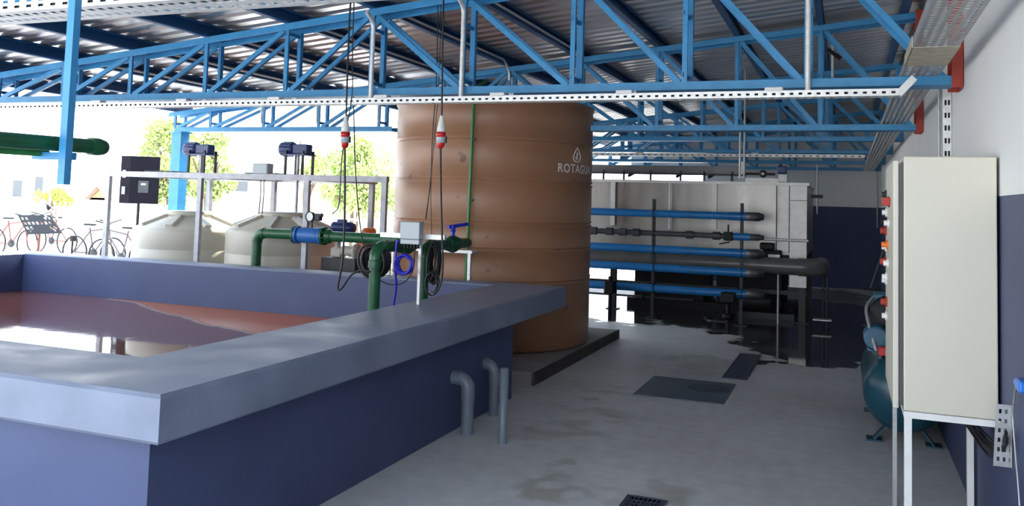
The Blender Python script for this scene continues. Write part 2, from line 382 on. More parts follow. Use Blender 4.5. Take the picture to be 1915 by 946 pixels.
# ------------------------------------------------------------------ trusses
NX = [.58, -.24, -1.02, -1.81, -2.66, -3.44, -4.23, -5.04, -5.86, -6.65, -7.46, -8.02]
def truss(Y, label, xl, zb, gap=None, left_post=True, red=True):
    D = .2
    t = thing('roof_truss', label, 'roof truss', (.6, Y, zb), 'roof trusses across the shed')
    yf, yr = Y, Y+D
    xs = [x for x in NX if x >= xl-.01]
    if abs(xs[-1]-xl) > .02: xs.append(xl)
    segs = [(xs[-1], .6)] if not gap else [(xs[-1], gap[0]), (gap[1], .6)]
    for a, b in segs:   # channel open on top
        bc = MB(); bc.box((a, yf, zb), (b, yf+.006, zb+.055)).box((a, yr-.006, zb), (b, yr, zb+.055)).box((a, yf+.006, zb), (b, yr-.006, zb+.006))
        obj('bottom_chord', bc, M['truss'], t)
    tcm = MB(); a = xs[-1]-.1
    for yy, sd_ in ((yf, 1), (yr, -1)):
        tcm.prof((a, yy, roofz(a)-.028), (.6, yy, roofz(.6)-.028), [(0,-.028),(0,.028),(-sd_*.05,.028),(-sd_*.05,.022),(-sd_*.006,.022),(-sd_*.006,-.028)][::sd_])
    for x in xs: tcm.box((x-.025, yf+.006, roofz(x)-.012), (x+.025, yr-.006, roofz(x)-.007))
    obj('top_chord', tcm, M['truss'], t)
    def cut(p, q):
        # clip a member where the storage tank stands
        if not gap: return p, q
        zc = 2.80; lo, hi = (p, q) if p.z < q.z else (q, p)
        if gap[0] < lo.x < gap[1] or (lo.z < zc and gap[0] < (lo+(hi-lo)*((zc-lo.z)/(hi.z-lo.z))).x < gap[1]):
            if hi.z < zc+.05: return None
            lo = lo+(hi-lo)*max(0, (zc-lo.z)/(hi.z-lo.z))
        return lo, hi
    for i, x in enumerate(xs):
        if i == 0: continue
        mb = MB(); c = cut(Vector((x, 0, zb+.05)), Vector((x, 0, roofz(x)-.05)))
        if c:
            for yy, s_, w, q in ((yf+.004, 1, .017, .02), (yr-.004, -1, .028, .04)):
                mb.prof((x, yy, c[0].z), (x, yy, c[1].z), [(-w,0),(w,0),(w,s_*.005),(-w+.005,s_*.005),(-w+.005,s_*q),(-w,s_*q)][::s_], up=(0,1,0))
            z = c[0].z+.04
            while z < c[1].z-.02: mb.box((x-.010, yf+.004, z), (x-.004, yr-.004, z+.03)); z += .42
            obj('vertical_strut', mb, M['truss'], t)
    for i in range(len(xs)-1):
        xr, xl_ = xs[i], xs[i+1]; mb = MB()
        if xl_ > -3.45: lo_, hi_ = xr, xl_      # falls to the right
        else: lo_, hi_ = xl_, xr                # falls to the left
        zz = roofz(hi_)-.06
        c = cut(Vector((lo_+(.04 if hi_ > lo_ else -.04), 0, zb+.05)), Vector((hi_+(-.04 if hi_ > lo_ else .04), 0, zz)))
        if not c: continue
        for yy, s_, w in ((yf+.008, 1, .019), (yr-.008, -1, .022)):
            mb = MB(); mb.prof((c[0].x, yy, c[0].z), (c[1].x, yy, c[1].z), [(-w,0),(w,0),(w,s_*.005),(-w+.005,s_*.005),(-w+.005,s_*.025),(-w,s_*.025)][::s_], up=(0,1,0))
            obj('diagonal_strut', mb, M['truss'], t)
    ep = MB()
    if red:
        ep.box((.585, yf-.02, zb-.02), (.645, yf-.012, roofz(.6)+.02)).box((.585, yr+.012, zb-.02), (.645, yr+.02, roofz(.6)+.02)).box((.637, yf-.012, zb-.02), (.645, yr+.012, roofz(.6)+.02))
        o = obj('end_plate', ep, M['red'], t); o['label'] = 'red wall bracket of the truss'
    else:
        ep.box((.56, yf+.02, zb), (.645, yr-.02, roofz(.6)-.03)); obj('end_post', ep, M['truss'], t)
    return t
truss(2.75, 'nearest blue roof truss, only its left end seen at the top left corner', -8.02, 2.385)
T1 = truss(5.75, 'large light blue roof truss spanning the whole picture above the long white cable tray', -8.02, 2.38)
truss(8.65, 'blue roof truss interrupted by the tan tank, carried by the blue column', -8.02, 2.36, gap=(-4.86, -2.5))
truss(11.55, 'third blue truss seen right of the tan tank, first one with a blue end post', -6.3, 2.48, red=False)
truss(14.2, 'fourth blue truss right of the tan tank, with the far cable tray beneath', -6.3, 2.485, red=False)
truss(16.85, 'second blue truss from the back wall', -6.3, 2.46, red=False)
truss(19.0, 'farthest blue truss, close to the back wall', -6.3, 2.44, red=False)

ordn = ['first', 'second', 'third', 'fourth', 'fifth', 'sixth', 'seventh', 'eighth', 'ninth', 'tenth', 'eleventh', 'twelfth']
for i, x in enumerate([.50]+NX[1:]):
    y1 = 19.25 if x > -6.4 else 9.0
    mb = MB(); zb = roofz(x)+.001
    # C section with lips, following the length of the shed
    mb.prof((x, -.9, zb), (x, y1, zb), [(-.028,0),(.028,0),(.028,.02),(.024,.02),(.024,.004),(-.024,.004),(-.024,.106),(.024,.106),(.024,.09),(.028,.09),(.028,.11),(-.028,.11)])
    solo('roof_purlin', mb, M['purlin'], 'dark blue roof purlin under the metal sheets, %s one counted from the white wall' % ordn[i], 'purlin', 'purlins along the shed')

# left side columns
def column(x, y, ztop, label):
    t = thing('steel_column', label, 'column', (x, y, 0))
    w = .075
    obj('shaft', MB().box((x-w, y-w, .012), (x+w, y+w, ztop-.012)), M['truss'], t)
    obj('base_plate', MB().box((x-.14, y-.14, 0), (x+.14, y+.14, .012)), M['truss'], t)
    obj('cap_plate', MB().box((x-.10, y-.10, ztop-.012), (x+.10, y+.10, ztop)), M['truss'], t)
column(-8.0, 8.75, 2.358, 'blue square steel column rising behind the left beige water tank')

# hanging pipe support and feed pipe over the basin
HY = 2.36
hx = at(128, 200, Y=HY).x
t = thing('pipe_hanger', 'blue square steel hanger post with a short arm, hanging over the basin', 'hanger', (hx, HY, 1.62))
hp = MB(); hp.box((hx-.017, HY-.015, at(120, 345, Y=HY).z), (hx+.017, HY+.015, roofz(hx)+.11))
obj('post', hp, M['truss'], t)
PXX = -2.77
zc = at(130, 273, X=PXX).z
a = at(66, 290, Y=HY+.03)
obj('arm', MB().box((a.x, HY+.016, zc-.055), (hx+.0, HY+.05, zc-.028)), M['truss'], t)
t = thing('feed_pipe', 'thick dark green pipe ending in an elbow beside the blue hanger post', 'pipe', (PXX, 2.6, 1.75))
R_ = .028; ye = 2.58
obj('pipe_run', MB().cyl((PXX, .6, zc-.01), (PXX, ye, zc+.006), R_, 24), M['green'], t)
el = MB(); el.tube(arc((PXX-.04, ye, zc+.006), (1,0,0), (0,1,0), .04, 0, PI/2), R_+.003, 20)
el.cyl((PXX, ye-.04, zc+.006), (PXX, ye+.005, zc+.006), R_+.006, 24)
obj('elbow', el, M['green'], t)
solo('thin_feed_pipe', MB().cyl((PXX-.07, .6, zc-.042), (PXX-.07, HY+.05, zc-.030), .014, 16), M['lgreen'], 'thinner light green pipe running below the thick green pipe at the left edge', 'pipe')

# ------------------------------------------------------------------ cable trays
def tray_profile(o, u, side, L, w, h, per=.05, slot=.028, rails=None, rows=None):
    """bottom sheet plus two side rails"""
    mb = MB(); u = Vector(u); sd_ = Vector(side); up = Vector((0,0,1)); o = Vector(o)
    k = rows or 4; ww = w/(2*k+1)
    mb.punched(o, u, sd_, L, [(ww, j % 2 == 1) for j in range(2*k+1)], per, slot)
    return mb
def tray_rail(o, u, L, h, per=.05, slot=.022, two=True):
    mb = MB()
    rows = [(h*.22, False), (h*.18, True), (h*.2, False), (h*.18, True), (h*.22, False)] if two else [(h*.30, False), (h*.34, True), (h*.36, False)]
    mb.punched(Vector(o), Vector(u), Vector((0,0,1)), L, rows, per, slot)
    return mb
t = thing('cable_tray', 'wide perforated galvanised cable tray running along the white wall below the roof', 'cable tray', (.42, 5, 2.44))
obj('tray_bottom', tray_profile((.31, -.5, 2.44), (0,1,0), (1,0,0), 19.7, .21, .05, .05, .026, rows=5), M['galvdark'], t)
obj('side_rail', tray_rail((.31, -.5, 2.44), (0,1,0), 19.7, .05), M['galvdark'], t)
obj('side_rail', tray_rail((.52, -.5, 2.44), (0,1,0), 19.7, .05), M['galvdark'], t)
pj = MB().box((.305, 4.75, 2.436), (.525, 5.35, 2.4385)).box((.303, 4.75, 2.436), (.3085, 5.35, 2.495)).box((.523, 4.75, 2.436), (.5255, 5.35, 2.495))
o = obj('joint_plate', pj, mat('yellowed_steel', (.50, .45, .34), .6, .2, .2, 12), t); o['label'] = 'yellowed joint plate'

# tray under the big truss
def cross_tray(Y, x0, x1, zb, label, w=.1, h=.042, brackets=(), riser=False, per=.125, two=False, yt=0, zt_=0):
    t = thing('cable_tray', label, 'cable tray', ((x0+x1)/2, Y, zb), 'trays across the shed')
    obj('tray_bottom', tray_profile((x0, Y, zb), (1,0,0), (0,1,0), x1-x0, w, h, .05, .028, rows=2), M['galv'], t)
    for y in (Y, Y+w):
        obj('side_rail', tray_rail((x0, y, zb), (1,0,0), x1-x0, h, per, per*.42, two), M['galv'], t)
    for k in range(3): obj('slot_dark_cable', MB().cyl((x0+.02, Y+.016+k*.028, zb+.016), (x1-.02, Y+.016+k*.028, zb+.016), .0125, 8), M['cable'], t)  # cables added inside the tray so its slots look dark
    for bx in brackets:
        b = MB(); b.bbox((bx-.055, Y-.012, zb+h-.004), (bx+.055, Y+.06, zb+h+.022), .008)
        b.box((bx-.02, Y+.05, zb+h+.006), (bx+.02, yt+.02, zb+h+.012)).box((bx-.02, yt+.008, zb+h+.012), (bx+.02, yt+.014, zt_))
        obj('clamp', b, M['white_steel'], t)
    if riser:
        r = MB(); r.prof((x1-.01, Y+.05, zb+.01), (x1+.075, Y+.05, zb+.105), [(-.05,-.02),(.05,-.02),(.05,.02),(-.05,.02)], up=(0,0,1))
        obj('riser', r, M['white_steel'], t)
    return t
bx = [at(px, py, Y=5.5).x for px, py in ((180,190),(340,187),(512,188),(712,183),(930,177),(1167,172),(1447,165))]
cross_tray(5.5, -7.9, .29, 2.288, 'long white perforated cable tray hanging just under the large blue truss', brackets=bx, riser=True, per=.052, yt=5.75, zt_=2.381)
cross_tray(2.45, -7.9, .28, 2.30, 'nearest perforated cable tray crossing the top left corner', w=.2, h=.06, per=.065, two=True, brackets=(-6, -3.5, -1), yt=2.75, zt_=2.386)
cross_tray(13.95, -6.2, .25, 2.41, 'distant cable tray under the fourth blue truss, above the steel tank', w=.1, h=.045, brackets=(-1.35, -3.2), per=.1, yt=14.2, zt_=2.486)
# vertical tray on the wall above the cabinet, and its lower end
t = thing('cable_drop_tray', 'narrow perforated cable tray running down the white wall to the cabinet', 'cable tray', (.63, 6.4, 1.9))
for k, y in enumerate((6.40, 6.50)):
    pass
dt = MB(); dt.punched((.594, 6.36, 1.0), (0,0,1), (1,0,0), 1.44, [(.010,False),(.013,True),(.007,False),(.013,True),(.010,False)], .085, .035)
obj('tray_face', dt, M['galv'], t)
obj('side_rail', MB().box((.590, 6.36, 1.0), (.594, 6.41, 2.44)), M['galvdark'], t)
obj('side_rail', MB().box((.6455, 6.36, 1.0), (.649, 6.41, 2.44)), M['galvdark'], t)
for k in range(2): obj('slot_dark_cable', MB().cyl((.609+k*.024, 6.38, 1.0), (.609+k*.024, 6.38, 2.43), .011, 10), M['cable'], t)  # added behind the face to darken its slots
obj('side_pipe', MB().cyl((.575, 6.40, 1.0), (.575, 6.40, 2.44), .008), M['galvdark'], t)
t = thing('cable_end_tray', 'bent perforated tray end sticking down below the right of the cream cabinet', 'cable tray', (.63, 4.1, .55))
a = at(1872, 795, Y=4.2)
dt = MB(); dt.punched((a.x-.03, 4.2, .55), (.04,-.05,1), (1,0,0), .26, [(.012,False),(.010,True),(.012,False),(.010,True),(.012,False),(.010,True),(.010,False)], .04, .018)
dt.box((.640, 4.18, .555), (.646, 4.24, .80))
obj('tray_face', dt, M['galvdark'], t)

# ------------------------------------------------------------------ basin
CX0, CX1, CY0, CY1 = -9.0, -2.33, 2.52, 7.42      # coping outside
IX0, IX1, IY0, IY1 = -8.66, -2.94, 3.06, 7.13     # coping inside
ZT, ZBt = .855, .672
t = thing('concrete_basin', 'large slate blue concrete basin with a wide grey coping, filled with rusty water', 'basin', (-5.7, 5, 0))
def ring(o, i, z0, z1, ch=.012):
    mb = MB()
    (a0, b0, a1, b1), (c0, d0, c1, d1) = o, i
    def rect(x0, y0, x1, y1, z): return [(x0,y0,z),(x1,y0,z),(x1,y1,z),(x0,y1,z)]
    L = [rect(c0,d0,c1,d1,z0), rect(a0+ch,b0+ch,a1-ch,b1-ch,z0), rect(a0,b0,a1,b1,z0+ch), rect(a0,b0,a1,b1,z1-ch), rect(a0+ch,b0+ch,a1-ch,b1-ch,z1), rect(c0-ch,d0-ch,c1+ch,d1+ch,z1), rect(c0,d0,c1,d1,z1-ch), rect(c0,d0,c1,d1,z0)]
    vs = [v for r in L for v in r]; fs = []
    for k in range(7): fs += [(k*4+i_, k*4+(i_+1) % 4, (k+1)*4+(i_+1) % 4, (k+1)*4+i_) for i_ in range(4)]
    return mb.add(vs, fs)
obj('coping', ring((CX0, CY0, CX1, CY1), (IX0, IY0, IX1, IY1), ZBt, ZT, .014), M['coping'], t)
wm = MB()
# outer wall outline with a notch at the far right corner, inner wall flush with the coping
out = [(-8.8, 2.705), (-2.54, 2.705), (-2.54, 6.66), (-2.9, 6.9), (-2.9, 7.26), (-8.8, 7.26)]
inn = [(IX0, IY0), (IX1, IY0), (IX1, 6.64), (IX1-.02, IY1), (IX1-.03, IY1), (IX0, IY1)]
n = 6; vs = [(x, y, z) for z in (0, ZBt) for x, y in out] + [(x, y, z) for z in (.1, ZBt) for x, y in inn]
fs = [(i, (i+1) % n, n+(i+1) % n, n+i) for i in range(n)] + [(2*n+i, 3*n+i, 3*n+(i+1) % n, 2*n+(i+1) % n) for i in range(n)]
fs += [tuple(range(2*n, 3*n)), tuple(range(n))[::-1]] + [(n+i, n+(i+1) % n, 3*n+(i+1) % n, 3*n+i) for i in range(n)]
obj('basin_wall', wm.add(vs, fs), M['poolwall'], t)
ln = MB(); e_ = .003
for x0, y0, x1, y1 in ((IX0, IY0, IX1, IY0+e_), (IX0, IY1-e_, IX1, IY1), (IX0, IY0+e_, IX0+e_, IY1-e_), (IX1-e_, IY0+e_, IX1, IY1-e_)):
    obj('inner_lining', MB().box((x0, y0, .437), (x1, y1, ZT-.013)), M['poolwall'], t)
lq = MB().box((IX0+.001, IY0+.001, .3), (IX1-.035, IY1-.001, .435))
solo('rusty_water', lq, M['liquid'], 'still rusty brown water in the basin with orange scum along the far side', 'water', kind='stuff')

# drain pipes at the basin
def elbow_pipe(px, py_top, py_bot, r, label, X):
    b = at(px, py_bot, Z=0); z = at(px, py_top, X=b.x).z
    t = thing('drain_pipe', label, 'drain pipe', (b.x, b.y, 0), 'grey drain pipes at the basin foot')
    m = MB(); m.cyl((b.x, b.y, 0), (b.x, b.y, z-.09), r, 24)
    obj('riser', m, M['greypipe'], t)
    e = MB(); cc = (b.x-.085, b.y, z-.09-r+.02)
    e.tube([(b.x, b.y, z-.19)] + arc((b.x-.075, b.y, z-.075-r), (1,0,0), (0,0,1), .075, 0, PI/2) + [(-2.545, b.y, z-r)], r+.005, 24)
    e.cyl((b.x-.085, b.y, z-r), (b.x-.06, b.y, z-r), r+.009, 24)
    obj('elbow', e, M['greypipe'], t)
elbow_pipe(873, 698, 811, .043, 'grey elbow drain pipe nearer the camera, leaving the dark basin wall', -2.54)
elbow_pipe(922, 673, 776, .037, 'grey elbow drain pipe farther along the basin wall, behind the straight stub', -2.54)
b = at(939, 829, Z=0); zt = at(939, 688, Y=b.y).z
m = MB(); m.lathe((b.x, b.y, 0), [(.0301, 0), (.0301, zt), (.026, zt), (.026, .05), (0, .05)], 24)
solo('standpipe', m, M['greypipe'], 'straight open grey standpipe in the floor beside the basin', 'pipe')

# ------------------------------------------------------------------ floor fittings
def grate(x0, y0, x1, y1, label):
    t = thing('drain_grate', label, 'drain grate', ((x0+x1)/2, (y0+y1)/2, 0), 'floor drain grates')
    f = MB(); w = .02
    for a in ((x0,y0,x1,y0+w),(x0,y1-w,x1,y1),(x0,y0+w,x0+w,y1-w),(x1-w,y0+w,x1,y1-w)): f.box((a[0],a[1],.0), (a[2],a[3],.009))
    obj('frame', f, M['grate'], t)
    b_ = MB(); k = x0+w
    while k < x1-w: b_.box((k,y0+w,.001),(k+.008,y1-w,.007)); k += .024
    k = y0+.06
    while k < y1-w: b_.box((x0+w,k,.001),(x1-w,k+.008,.0065)); k += .05
    obj('bars', b_, M['grate'], t)
    obj('pit_shade', MB().box((x0+w,y0+w,.0),(x1-w,y1-w,.001)), M['black'], t)  # flat black sheet painted for the shade down in the drain
grate(-1.09, 8.4, -.86, 9.9, 'steel floor drain grate beyond the painted manhole plate')
grate(-1.12, 3.6, -.90, 4.78, 'steel floor drain grate at the bottom edge of the picture')
t = thing('manhole_plate', 'blue grey rectangular manhole plate with a round lid in the floor', 'manhole plate', (-1.3, 7.7, 0))
obj('plate', MB().bbox((-1.68, 7.28, 0), (-.93, 8.15, .008), .002), M['cover'], t)
m = MB().lathe((-1.13, 7.80, .008), [(.19, 0), (.19, .003), (.17, .005), (0, .005)], 40)
obj('lid', m, M['coverdark'], t)

# ------------------------------------------------------------------ storage tank and its pad
TC = Vector((-3.68, 8.9, 0)); TR = 1.09; T0 = .1
m = MB(); m.box((-4.79, 7.75, 0), (-2.56, 10.22, T0))
t = thing('concrete_pad', 'low concrete pad with a dark edge under the tan tank', 'pad', (-3.7, 9, 0))
obj('slab', m, M['concrete'], t)
m = MB(); m.box((-2.56, 7.2, 0), (-2.535, 10.22, T0+.003)); obj('dark_edge', m, M['padedge'], t)  # dark brown strip along the right side of the pad
t = thing('storage_tank', 'tall tan cylindrical tank with ribs and pale printed lettering on its side', 'tank', (TC.x, TC.y, T0))
pf = [(0, T0+.004), (TR-.02, T0+.004), (TR, T0+.03)]
zs = [.793, 1.121, 1.377, 1.804, 2.218]
prev = T0+.03
for z in zs:
    pf += [(TR+.004, (prev+z)/2), (TR, z-.035), (TR+.010, z-.022), (TR+.010, z-.012), (TR-.008, z-.006), (TR-.008, z+.006), (TR+.010, z+.012), (TR+.010, z+.022), (TR, z+.035)]; prev = z+.035
pf += [(TR, 2.60), (TR+.015, 2.61), (TR+.015, 2.64), (TR-.05, 2.66), (.35, 2.74), (.34, 2.77), (0, 2.78)]
pf2 = [pf[0]]
for a in pf[1:]: pf2.append(a)
tb = MB().lathe((TC.x, TC.y, 0), pf2, 96)
obj('tank_body', tb, M['tank'], t)
# lettering bent round the shell
def bent_text(body, size, px, py, mat_, parent, name):
    cu = bpy.data.curves.new(name, 'FONT'); cu.body = body; cu.size = size; cu.space_character = 1.12; cu.offset = size*.018
    o = bpy.data.objects.new(name, cu); COL.objects.link(o)
    dg = bpy.context.evaluated_depsgraph_get(); me = bpy.data.meshes.new_from_object(o.evaluated_get(dg))
    bpy.data.objects.remove(o)
    return me
def bend_mesh(me, phi0, z0, R):
    for v in me.vertices:
        s_, h = v.co.x, v.co.y
        ph = phi0 + s_/R; v.co = Vector((TC.x+R*math.cos(ph), TC.y+R*math.sin(ph), z0+h))
def phi_of(px):
    best = None
    for k in range(-900, 100):
        ph = math.radians(k/10); p = Vector((TC.x+TR*math.cos(ph), TC.y+TR*math.sin(ph), 2.0))-EYE
        x = PPX+FPX*p.dot(rgt)/p.dot(fwd)
        if best is None or abs(x-px) < best[0]: best = (abs(x-px), ph)
    return best[1]
phs = phi_of(1042)
Rt = TR+.007
me = bent_text('ROTAGUA', .125, 0, 0, None, None, 'lettering')
bm = bmesh.new(); bm.from_mesh(me); bmesh.ops.subdivide_edges(bm, edges=bm.edges[:], cuts=1); bm.to_mesh(me); bm.free()
p = at(1042, 321, X=TC.x+TR*math.cos(phs)); bend_mesh(me, phs, p.z, Rt)
for v in me.vertices: v.co -= t.location
me.materials.append(M['text']); o = bpy.data.objects.new('lettering', me); COL.objects.link(o); o.parent = t; o['label'] = 'pale printed lettering ROTAGUA'
# droplet emblem above the lettering
ph_e = phi_of(1078); em = MB(); ez = p.z+.115
def dp(s_, h): ph = ph_e+s_/Rt; return Vector((TC.x+(Rt+.001)*math.cos(ph), TC.y+(Rt+.001)*math.sin(ph), ez+h))
ringp = [(0, .15), (-.025, .115), (-.05, .075), (-.06, .045), (-.05, .018), (-.028, .003), (0, 0), (.028, .003), (.05, .018), (.06, .045), (.05, .075), (.025, .115)]
em.tube([dp(a*1.15, b_) for a, b_ in ringp], .006, 6, closed=True)
em.tube([dp(0, .095), dp(0, .06), dp(-.005, .035)], .007, 6); em.tube([dp(-.03, .05), dp(-.02, .03), dp(.01, .022), dp(.03, .035)], .005, 6)
obj('emblem', em, M['text'], t)
# green pipe up the tank
a = at(887, 170, Y=7.77); b = at(871, 530, Y=7.77)
m = MB(); m.tube(bend([(b.x, b.y, .02), (b.x, b.y, .9), (a.x, a.y, 2.70), (a.x, a.y+.3, 2.83)], .06), .016, 14)
t = thing('tank_filling_pipe', 'thin green pipe climbing the front of the tan tank', 'pipe', (b.x, b.y, 0))
obj('pipe_run', m, M['lgreen'], t)
for z in (1.0, 1.6, 2.2):
    xx = b.x+(a.x-b.x)*max(0, (z-.9)/1.8)
    obj('pipe_clip', MB().box((xx-.024, 7.765, z-.01), (xx+.024, 7.80, z+.01)), M['green'], t)

# ------------------------------------------------------------------ control cabinet
t = thing('control_cabinet', 'tall cream electrical control cabinet on white legs against the right wall', 'cabinet', (.42, 4.9, 0))
CB0, CB1 = .685, 1.868
obj('cabinet_body', MB().bbox((.25, 4.46, CB0), (.638, 5.32, CB1), .006), M['cabinet'], t)
dr = MB(); dr.bbox((.205, 4.475, CB0+.005), (.229, 5.31, CB1-.02), .004); dr.box((.229, 4.50, CB0+.03), (.25, 5.29, CB1-.045))
door = obj('cabinet_door', dr, M['cabinet'], t)
seal = MB(); seal.box((.232, 4.482, CB0+.02), (.2475, 4.50, CB1-.035)); obj('door_gasket', seal, M['pvcgrey'], door)
ctl = [(1.70, 5.20, 'g'), (1.655, 4.85, 'r'), (1.60, 5.15, 'w'), (1.545, 4.9, 'w'), (1.55, 5.15, 'k'), (1.50, 5.2, 'r'), (1.43, 5.0, 'o'), (1.41, 5.2, 'w'), (1.33, 5.2, 'r'), (1.335, 4.95, 'w'), (1.25, 5.15, 'w'), (1.23, 5.18, 'w'), (1.12, 5.1, 'r'), (1.04, 5.15, 'w')]
cm = {'g': M['plate'], 'r': M['red'], 'w': M['white_steel'], 'k': M['black'], 'o': M['orange']}
for z, y, c in ctl:
    k = MB(); big = .018 if c != 'r' else .022
    k.cyl((.205, y, z), (.196, y, z), big+.006, 16); k.cyl((.196, y, z), (.172 if c in 'rok' else .18, y, z), big*.8, 16)
    obj('control_button', k, cm[c], door)
obj('switch_box', MB().bbox((.165, 4.74, 1.635), (.205, 4.79, 1.675), .005), M['red'], door)
rl = MB(); rl.box((.25, 4.452, CB0-.03), (.645, 4.482, CB0-.001)).box((.25, 5.30, CB0-.03), (.645, 5.33, CB0-.001)).box((.25, 4.482, CB0-.03), (.28, 5.30, CB0-.001)).box((.615, 4.482, CB0-.03), (.645, 5.30, CB0-.001))
obj('base_frame', rl, M['white_steel'], t)
obj('leg', MB().box((.252, 4.455, 0), (.284, 4.487, CB0-.03)), M['white_steel'], t)
obj('leg', MB().box((.613, 4.455, 0), (.645, 4.487, CB0-.03)) if False else MB().box((.604, 5.27, 0), (.636, 5.302, CB0-.03)), M['white_steel'], t)
obj('leg', MB().box((.24, 5.28, 0), (.262, 5.302, CB0-.03)), M['galvdark'], t)
# bundle of cables below the cabinet
for k, (lab) in enumerate(['black cable bundle sagging below the cream cabinet towards the wall']):
    t = thing('cable_bundle', lab, 'cables', (.6, 4.6, .55))
    for j in range(9):
        r1, r2 = random.uniform(-.02, .02), random.uniform(-.015, .03)
        pts = [(.50+r1, 5.0, .66), (.56+r1, 4.75, .60+r2), (.60+r1*.5, 4.45, .585+r2-.02*(j % 3)), (.615+r1*.3, 4.25, .60+r2), (.62, 4.14+r1, .68+r2)]
        obj('cable', MB().tube(spline(pts, 6), .006, 8), M['cable'], t)
t = thing('wall_socket', 'bright blue industrial socket on the right wall at the picture edge', 'socket', (.62, 3.95, .95))
sk = MB(); sk.bbox((.612, 3.80, .93), (.649, 3.90, .975), .008); obj('socket_body', sk, M['socket'], t)
obj('socket_cap', MB().cyl((.63, 3.90, .953), (.63, 3.93, .95), .017), M['socket'], t)
solo('socket_cable', MB().tube(spline([(.63, 3.93, .945), (.632, 3.99, .92), (.635, 4.08, .80), (.636, 4.06, .70), (.636, 3.95, .45), (.636, 3.9, .1), (.636, 3.9, .01)], 6), .004, 8), M['galvdark'], 'thin grey cable hanging on the right wall from the blue socket', 'cable')

# ------------------------------------------------------------------ compressor
cx, cz, cr = .375, .345, .265
t = thing('air_compressor', 'teal air compressor behind the cream cabinet', 'compressor', (cx, 7.3, 0))
dome = [(0, 0), (.08, .008), (.16, .035), (.22, .08), (.255, .13), (cr, .19), (cr, 1.25), (.22, 1.36), (.12, 1.42), (0, 1.44)]
obj('air_receiver', MB().lathe((cx, 6.5, cz), dome, 40, axis=(0,1,0)), M['teal'], t)
for y in (6.72, 7.65):
    for s_ in (-1, 1):
        f = MB(); f.prof((cx+s_*.10, y, cz-.22), (cx+s_*.19, y, .012), [(-.05,-.006),(.05,-.006),(.05,.006),(-.05,.006)], up=(1,0,0))
        f.box((cx+s_*.19-.05, y-.06, 0), (cx+s_*.19+.05, y+.06, .012)); obj('foot', f, M['teal'], t)
obj('mounting_plate', MB().box((cx-.2, 6.7, .60), (cx+.2, 7.7, .612)).box((cx-.16, 6.75, .56), (cx-.14, 7.6, .60)).box((cx+.14, 6.75, .56), (cx+.16, 7.6, .60)), M['teal'], t)
mo = MB(); mo.cyl((.20, 6.72, .70), (.20, 7.0, .70), .075, 20)
for k in range(12): mo.lathe((.20, 6.74+.02*k, .70), [(.075, 0), (.085, 0), (.085, .006), (.075, .006)], 20, axis=(0,1,0))
mo.box((.14, 6.74, .61), (.26, 6.98, .64)); obj('motor', mo, M['tealmotor'], t)
pu = MB()
pu.bbox((.20, 7.0, .612), (.46, 7.25, .80), .02)
for k in range(7): pu.box((.19, 7.01, .80+.022*k), (.30, 7.20, .81+.022*k)); pu.box((.34, 7.01, .80+.022*k), (.46, 7.20, .81+.022*k))
pu.bbox((.19, 7.0, .955), (.31, 7.21, .995), .01); pu.bbox((.34, 7.0, .955), (.46, 7.21, .995), .01); pu.cyl((.21, 7.1, .80), (.21, 7.1, .96), .04)
obj('pump_head', pu, M['tealmotor'], t)
obj('belt_guard', MB().lathe((.33, 6.92, .80), [(0, 0), (.19, 0), (.20, .01), (.20, .05), (0, .05)], 32, axis=(0,1,0)), M['black'], t)
obj('pressure_switch', MB().bbox((.21, 6.62, .60), (.29, 6.70, .66), .008), M['plugred'], t)
obj('hose', MB().tube(spline([(.2, 7.1, .97), (.14, 6.95, .9), (.15, 6.8, .8), (.2, 6.68, .62)], 6), .012, 10), M['galvdark'], t)

# ------------------------------------------------------------------ pipework at the basin
def flange(c, ax, r, w, n=24): return MB().lathe(c, [(0, -w/2), (r, -w/2), (r, w/2), (0, w/2)], n, axis=ax, smooth=False)
def suction(px, py, X, yend, label, valve_y, zt):
    b = at(px, py, X=X)
    r = .041
    t = thing('suction_pipe', label, 'pipe', (X, b.y, .3), 'green suction pipes')
    obj('riser', MB().cyl((X, b.y, .30), (X, b.y, zt-.09), r, 24), M['green'], t)
    e = MB(); e.tube(arc((X, b.y+.09, zt-.09), (0,-1,0), (0,0,1), .09, 0, PI/2, 10), r+.004, 24)
    e.cyl((X, b.y, zt-.14), (X, b.y, zt-.09), r+.009, 24); e.cyl((X, b.y+.09, zt), (X, b.y+.13, zt), r+.009, 24)
    obj('elbow', e, M['green'], t)
    obj('discharge', MB().cyl((X, b.y+.12, zt), (X, yend, zt), r, 24), M['green'], t)
    v = MB(); v.lathe((X, valve_y, zt), [(0, -.10), (r+.012, -.10), (r+.012, -.07), (r+.006, -.06), (.068, -.02), (.072, 0), (.068, .02), (r+.006, .06), (r+.012, .07), (r+.012, .10), (0, .10)], 24, axis=(0,1,0))
    vo = obj('ball_valve', v, M['green'], t)
    h = MB(); h.cyl((X, valve_y, zt+.06), (X, valve_y, zt+.15), .017, 12); h.lathe((X, valve_y, zt+.10), [(0,0),(.022,0),(.022,.03),(0,.03)], 16)
    h.prof((X-.03, valve_y-.03, zt+.14), (X+.06, valve_y+.15, zt+.165), [(-.017,-.015),(.017,-.015),(.017,.012),(-.017,.012)])
    obj('valve_handle', h, M['handle'], vo)
    return b
bA = suction(698, 585, -3.10, 5.83, 'green pipe rising from the basin beside the black cable coil', 5.80, 1.245)
bB = suction(790, 565, -3.03, 6.78, 'green pipe rising from the basin, right of the grey junction box', 6.48, 1.235)
